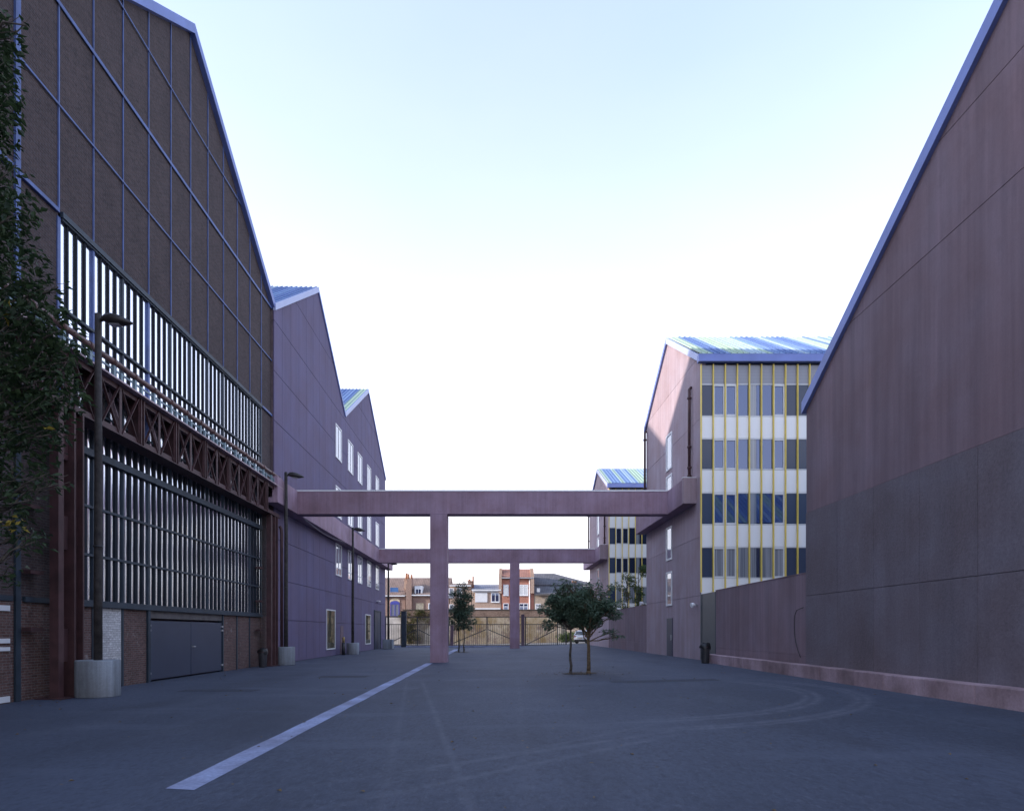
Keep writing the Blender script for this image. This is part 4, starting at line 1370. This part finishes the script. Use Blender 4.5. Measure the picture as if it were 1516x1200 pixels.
# ------------------------------------------------------------------ terrace of houses beyond the wall
M['hb_brown'] = bricks('brown_house_brick', (.27, .15, .115), (.36, .21, .16), (.36, .31, .27), 'x', stain=.2)
M['hb_red'] = bricks('red_house_brick', (.40, .12, .075), (.48, .17, .11), (.40, .30, .25), 'x', stain=.08)
M['hb_tan'] = bricks('tan_house_brick', (.40, .30, .22), (.48, .37, .28), (.44, .38, .32), 'x', stain=.15)
M['hb_pink'] = bricks('pinkish_house_brick', (.42, .26, .19), (.50, .34, .26), (.44, .38, .32), 'x', stain=.1)
def tiles(name, c, rowh=.3):
    t = NT(name)
    sx = t.n('ShaderNodeSeparateXYZ')
    t.l(t.pos(), sx.inputs[0])
    f = t.math('FRACT', t.math('MULTIPLY', sx.outputs[0], 3.6))
    g = t.math('FRACT', t.math('MULTIPLY', sx.outputs[2], 4.5))
    n = t.noise((1, 1, 1), 1.2, 5, .65)
    k = t.math('MULTIPLY', t.math('MULTIPLY_ADD', f, .5, .7), t.math('MULTIPLY_ADD', g, .3, .8))
    k = t.math('MULTIPLY', k, t.math('MULTIPLY_ADD', t.ramp(n, .3, .7), .6, .7))
    o = t.n('ShaderNodeHueSaturation')
    o.inputs['Color'].default_value = (*c, 1)
    t.l(k, o.inputs['Value'])
    t.color(o.outputs[0])
    t.b.inputs['Roughness'].default_value = .85
    t.bump(t.math('ADD', f, g), .6, .06)
    return t.m
M['tile_brown'] = tiles('brown_roof_tiles', (.19, .135, .115))
M['tile_red'] = tiles('red_roof_tiles', (.30, .14, .10))
M['tile_slate'] = tiles('dark_slate_tiles', (.10, .10, .115))
M['tile_blue'] = tiles('blue_grey_roof_tiles', (.17, .19, .25))
M['sky_window'] = gloss('blue_roof_window', (.12, .26, .55), .3, .15, 1.8)
M['blue_paint'] = plain('blue_window_paint', (.07, .08, .36), .5)
M['cream'] = plain('cream_blind', (.66, .55, .38), .8)
M['pot'] = plain('terracotta_pot', (.36, .17, .10), .9)
HY = 98.0
HK = HY / F
FHs = Frame(0, HY, 1, 0)
hx = lambda p: (p - CX) * HK
hz = lambda p: EYE + (HZ - p) * HK

def house(x0, x1, eave, ridge, wall, roof, label, depth=9.0, hip=0.0, gutter='white', cat='house', yoff=0.0):
    t = thing('terraced_house', (hx((x0 + x1) / 2), HY + yoff, 0), label, cat, 'terraced houses beyond the yard')
    a, b, e, r = hx(x0), hx(x1), hz(eave), hz(ridge)
    MB().box(FHs, a, b, -depth, 0, 0, e).build('wall', wall, t)
    y0, y1, ym = HY - .3, HY + depth + .2, HY + depth / 2
    m = MB()
    P = [(a, y0, e), (b, y0, e), (b - hip, ym, r), (a, ym, r)]
    m.quadbox([Vector(p) + Vector((0, 0, d)) for d in (0, .18) for p in P])
    P = [(a, ym, r), (b - hip, ym, r), (b, y1, e), (a, y1, e)]
    m.quadbox([Vector(p) + Vector((0, 0, d)) for d in (.002, .182) for p in P])
    rf = m.build('roof', roof, t)
    if hip:
        MB().poly([(b, y0, e + .1), (b, y1, e + .1), (b - hip, ym, r + .12)]).build('roof_hip', roof, rf, recalc=False)
    else:
        MB().prism(Frame(b, HY, 0, 1), [(0, e), (depth, e), (depth / 2, r)], 0, -.3).prism(Frame(a, HY, 0, 1), [(0, e), (depth, e), (depth / 2, r)], .3, 0.002).build('gable_wall', wall, t)
    piece('gutter', FHs, a, b, .25, .42, e - .12, e + .06, gutter, t)
    return t, rf
def hwin(t, x0, x1, y0, y1, fmat='white', pmat='pane_sky', mull=(), trans=(), sill=True, w=.12):
    return window(t, FHs, hx(x0), hx(x1), hz(y1), hz(y0), 0.0, fmat, pmat, w, mull, trans, .08, .03, sill)
def chimney(par, x0, x1, y0, y1, mat, pots, yy=2.0):
    fr = Frame(0, HY + yy, 1, 0)
    c = MB().box(fr, hx(x0), hx(x1), -.7, .4, hz(y1), hz(y0)).box(fr, hx(x0) - .08, hx(x1) + .08, -.78, .48, hz(y0), hz(y0) + .14).build('chimney', mat, par)
    for p, top in pots:
        MB().tube([fr.p(hx(p), -.15, hz(y0) + .14), fr.p(hx(p), -.15, hz(top))], [.2, .15], 12).build('chimney_pot', 'pot', c)
    return c

t, rf = house(530, 600, 881.5, 853, 'hb_brown', 'tile_brown', 'brown brick house with blue roof window and blue arched window')
window(rf, Frame(0, HY + .9, 1, 0), hx(577), hx(589), hz(880) + .1, hz(869), .5, 'sky_window', 'sky_window', .1)
w = hwin(t, 578, 591.5, 893, 912, 'blue_paint', 'pane_sky', (.5,), (), False)
hwin(t, 552, 564, 893, 912, 'blue_paint', 'pane_sky', (.5,), (), False)
A = [(hx(577.5) + (hx(592) - hx(577.5)) * (.5 - .5 * math.cos(math.pi * k / 10)), hz(893) + .42 * math.sin(math.pi * k / 10)) for k in range(11)]
MB().prism(FHs, A, .002, .09).build('arch', 'blue_paint', w)
MB().prism(FHs, [(u, z + .03) for u, z in A[::-1]] + [(u, z + .40) for u, z in A], .002, .05).build('lintel', 'cream', t)
chimney(rf, 597.5, 602, 858, 882, 'hb_pink', ((600, 847),), 1.0)

t, rf = house(601, 665, 880.5, 853, 'hb_brown', 'tile_brown', 'brown brick house with white dormer window and cream blind')
MB().box(FHs, hx(601.5), hx(610), -1.2, .45, 0, hz(864)).box(FHs, hx(603), hx(610), -1.2, .40, hz(864), hz(856.5)).build('chimney_breast', 'hb_brown', t)
for p, top in ((604.2, 849), (608.8, 850)):
    MB().tube([FHs.p(hx(p), -.3, hz(856.5)), FHs.p(hx(p), -.3, hz(top))], [.2, .14], 12).build('chimney_pot', 'pot', t)
MB().tube([FHs.p(hx(605), -.4, hz(856.5)), FHs.p(hx(605), -.4, hz(842))], .025, 6).bar(FHs.p(hx(602.5), -.4, hz(844.5)), FHs.p(hx(607), -.4, hz(843)), .03, .03).build('aerial', 'galv', t)
d = MB().box(FHs, hx(614), hx(625.5), -3, .12, hz(880.3), hz(867)).build('dormer', 'white', t)
window(d, FHs, hx(615.2), hx(624.2), hz(880), hz(871), .122, 'white', 'pane', .1, (.5,), (), .05, .02)
hwin(t, 616, 627, 892.5, 904, 'cream', 'cream', (), (), True)
hwin(t, 634, 644, 892.5, 904, 'white', 'pane_sky', (.5,), (), True)

t, rf = house(666, 697.5, 866.5, 862, 'hb_pink', 'tile_brown', 'narrow pinkish house with flat white cornice behind the slim trees')
hwin(t, 664.5, 672, 870, 884, 'white', 'pane_sky', (), (.3,), True)
hwin(t, 676, 684, 870, 884, 'white', 'pane_sky', (), (.3,), True)
hwin(t, 665, 672, 894, 906, 'white', 'pane_sky', (), (.3,), True)
chimney(rf, 692.5, 699, 860.5, 870, 'hb_brown', ((694.5, 856.5),), .6)
MB().tube([FHs.p(hx(700), -.6, hz(870)), FHs.p(hx(700), -.6, hz(852.5))], [.14, .12], 10).build('flue', 'pot', t)

t, rf = house(698.5, 741.5, 873, 863.5, 'hb_pink', 'tile_blue', 'low house with blue grey roof, big white shutter and twin window')
piece('fascia', FHs, hx(699.5), hx(741.3), .0, .24, hz(876), hz(873) - .13, 'white', t)
sh = MB().box(FHs, hx(703.5), hx(721.5), 0, .10, hz(891), hz(876.8)).build('shutter', 'white', t)
hwin(t, 727, 739.5, 876.8, 891, 'white', 'pane', (.5,), (), True)
piece('string_course', FHs, hx(703), hx(741), .0, .10, hz(902), hz(899.5), 'white', t)

t, rf = house(742.5, 790.5, 855, 839.5, 'hb_red', 'tile_red', 'tall red brick house with stepped gable ends and white windows', gutter='galv')
for x0, x1 in ((738.5, 742.8), (785.5, 790.6)):
    m = MB()
    for k, (dd, top) in enumerate(((0, 850), (.9, 845.5), (1.8, 841), (2.7, 838.5))):
        m.box(FHs, hx(x0), hx(x1), -(dd + .9), -dd + (.35 if k == 0 else 0), hz(878), hz(top))
    m.build('gable_parapet', 'hb_pink', t)
for x0, x1 in ((745, 753), (768.5, 782)):
    hwin(t, x0, x1, 865, 881, 'white', 'pane_sky', (.5,) if x1 > 760 else (), (.75,), True)
    hwin(t, x0, x1, 892.5, 905, 'white', 'pane', (.5,) if x1 > 760 else (), (.6,), True)
MB().tube([FHs.p(hx(784), .1, hz(857)), FHs.p(hx(784), .1, 0)], .09, 8).build('downpipe', 'white', t)

t, rf = house(791, 875, 880.5, 865.5, 'hb_tan', 'tile_slate', 'tan house under a big dark slate roof with a small skylight', gutter='wall_dark')
m = MB()
P = [(hx(791), HY + 4.4, hz(866)), (hx(888), HY + 4.4, hz(866)), (hx(826), HY + 9, hz(845)), (hx(791), HY + 9, hz(845))]
m.quadbox([Vector(p) + Vector((0, 0, d)) for d in (.25, .45) for p in P])
P = [(hx(791), HY + 9, hz(845)), (hx(826), HY + 9, hz(845)), (hx(888), HY + 14, hz(866)), (hx(791), HY + 14, hz(866))]
m.quadbox([Vector(p) + Vector((0, 0, d)) for d in (.25, .45) for p in P])
m.build('upper_roof', 'tile_slate', t)
window(rf, Frame(0, HY + 1.4, 1, 0), hx(795), hx(800), hz(876.5), hz(869.5), .6, 'white', 'pane_sky', .1)
hwin(t, 792.5, 800.5, 893, 905, 'white', 'pane_sky', (.5,), (), True)
chimney(t, 850, 860, 862, 875, 'hb_pink', ((853, 855.5), (857, 855.5)), 5.0)

t, rf = house(872, 960, 884, 866, 'hb_tan', 'tile_brown', 'tan house at the terrace end, half hidden by the far apartment block')
hwin(t, 880, 890, 893, 905, 'white', 'pane_sky', (.5,), (), True)

# ------------------------------------------------------------------ white car
def car():
    x, y = 7.75, 72.5
    z = gz(x) + .03
    t = thing('parked_car', (x, y, z), 'white parked hatchback beyond the trees at the end of the yard', 'car', None, R(-32))
    Mx = W[t]
    def put(m, name, mat, par=None, bevel=0.0):
        m.v = [tuple(Mx @ Vector(v)) for v in m.v]
        return m.build(name, mat, par or t, bevel)
    # side profile along y (0 rear .. 4.2 front): sections of (y, half width low, half width high, z low, z high)
    def loft(secs, ring):
        m = MB()
        k = len(ring(*secs[0][1:]))
        for s in secs:
            for a, b in ring(*s[1:]):
                m.v.append((a, s[0], b))
        for i in range(len(secs) - 1):
            for j in range(k):
                m.f.append((i * k + j, i * k + (j + 1) % k, (i + 1) * k + (j + 1) % k, (i + 1) * k + j))
                m.sm.append(True)
        m.f += [tuple(range(k)), tuple((len(secs) - 1) * k + j for j in reversed(range(k)))]
        m.sm += [True, True]
        return m
    def lower(w, z0, z1):
        return [(-w * .9, z0), (w * .9, z0), (w, z0 + .12), (w, z0 + (z1 - z0) * .6), (w * .93, z1 - .03), (w * .86, z1), (-w * .86, z1), (-w * .93, z1 - .03), (-w, z0 + (z1 - z0) * .6), (-w, z0 + .12)]
    put(loft([(-.05, .74, .38, .80), (.05, .83, .28, .95), (.5, .87, .20, 1.0), (1.6, .88, .20, .98), (2.9, .88, .20, .95), (3.7, .85, .22, .84), (4.1, .76, .28, .72), (4.2, .66, .35, .62)], lower), 'body', 'car_white')
    def upper(w0, w1, z0, z1):
        return [(-w0, z0), (w0, z0), (w1, z1 - .07), (w1 * .86, z1), (-w1 * .86, z1), (-w1, z1 - .07)]
    put(loft([(.12, .78, .70, .93, 1.08), (.35, .79, .66, .95, 1.38), (.75, .80, .63, .95, 1.50), (1.7, .80, .63, .95, 1.53), (2.4, .80, .62, .93, 1.45), (3.05, .79, .70, .90, 1.0)], upper), 'cabin', 'car_glass')
    put(loft([(.36, .66, .62, 1.36, 1.45), (.75, .645, .62, 1.43, 1.53), (1.7, .645, .62, 1.46, 1.56), (2.35, .63, .60, 1.40, 1.485)], upper), 'roof', 'car_white')
    for s in (-1, 1):
        put(MB().bar((s * .80, .15, .95), (s * .66, .5, 1.44), .10, .14), 'rear_pillar', 'car_white')
        put(MB().bar((s * .80, 1.55, .95), (s * .655, 1.55, 1.46), .05, .09), 'door_pillar', 'car_white')
        put(MB().cbox((s * .66, -.0, .80), (.28, .10, .16)), 'tail_light', 'tail_red', None, .02)
        put(MB().cbox((s * .62, 4.12, .62), (.3, .12, .14)), 'headlight', 'galv', None, .02)
        put(MB().cbox((s * .96, 2.65, .98), (.16, .10, .12)), 'mirror', 'car_white', None, .02)
        for yy in (.72, 3.3):
            w = put(MB().tube([(s * .70, yy, .32), (s * .89, yy, .32)], .32, 24), 'wheel', 'black')
            put(MB().tube([(s * .80, yy, .32), (s * .905, yy, .32)], .2, 16), 'rim', 'galv', w)
    put(MB().cbox((0, -.07, .62), (.5, .03, .11)), 'number_plate', 'cream')
    put(MB().cbox((0, .0, .36), (1.5, .16, .2)), 'bumper', 'black', None, .03)
M['car_white'] = gloss('white_car_paint', (.72, .73, .75), 0, .12, 1.5)
M['car_glass'] = gloss('dark_car_glass', (.02, .025, .03), 0, .03, 1.6)
M['tail_red'] = gloss('red_tail_light', (.35, .02, .02), 0, .1, 1.5)
car()
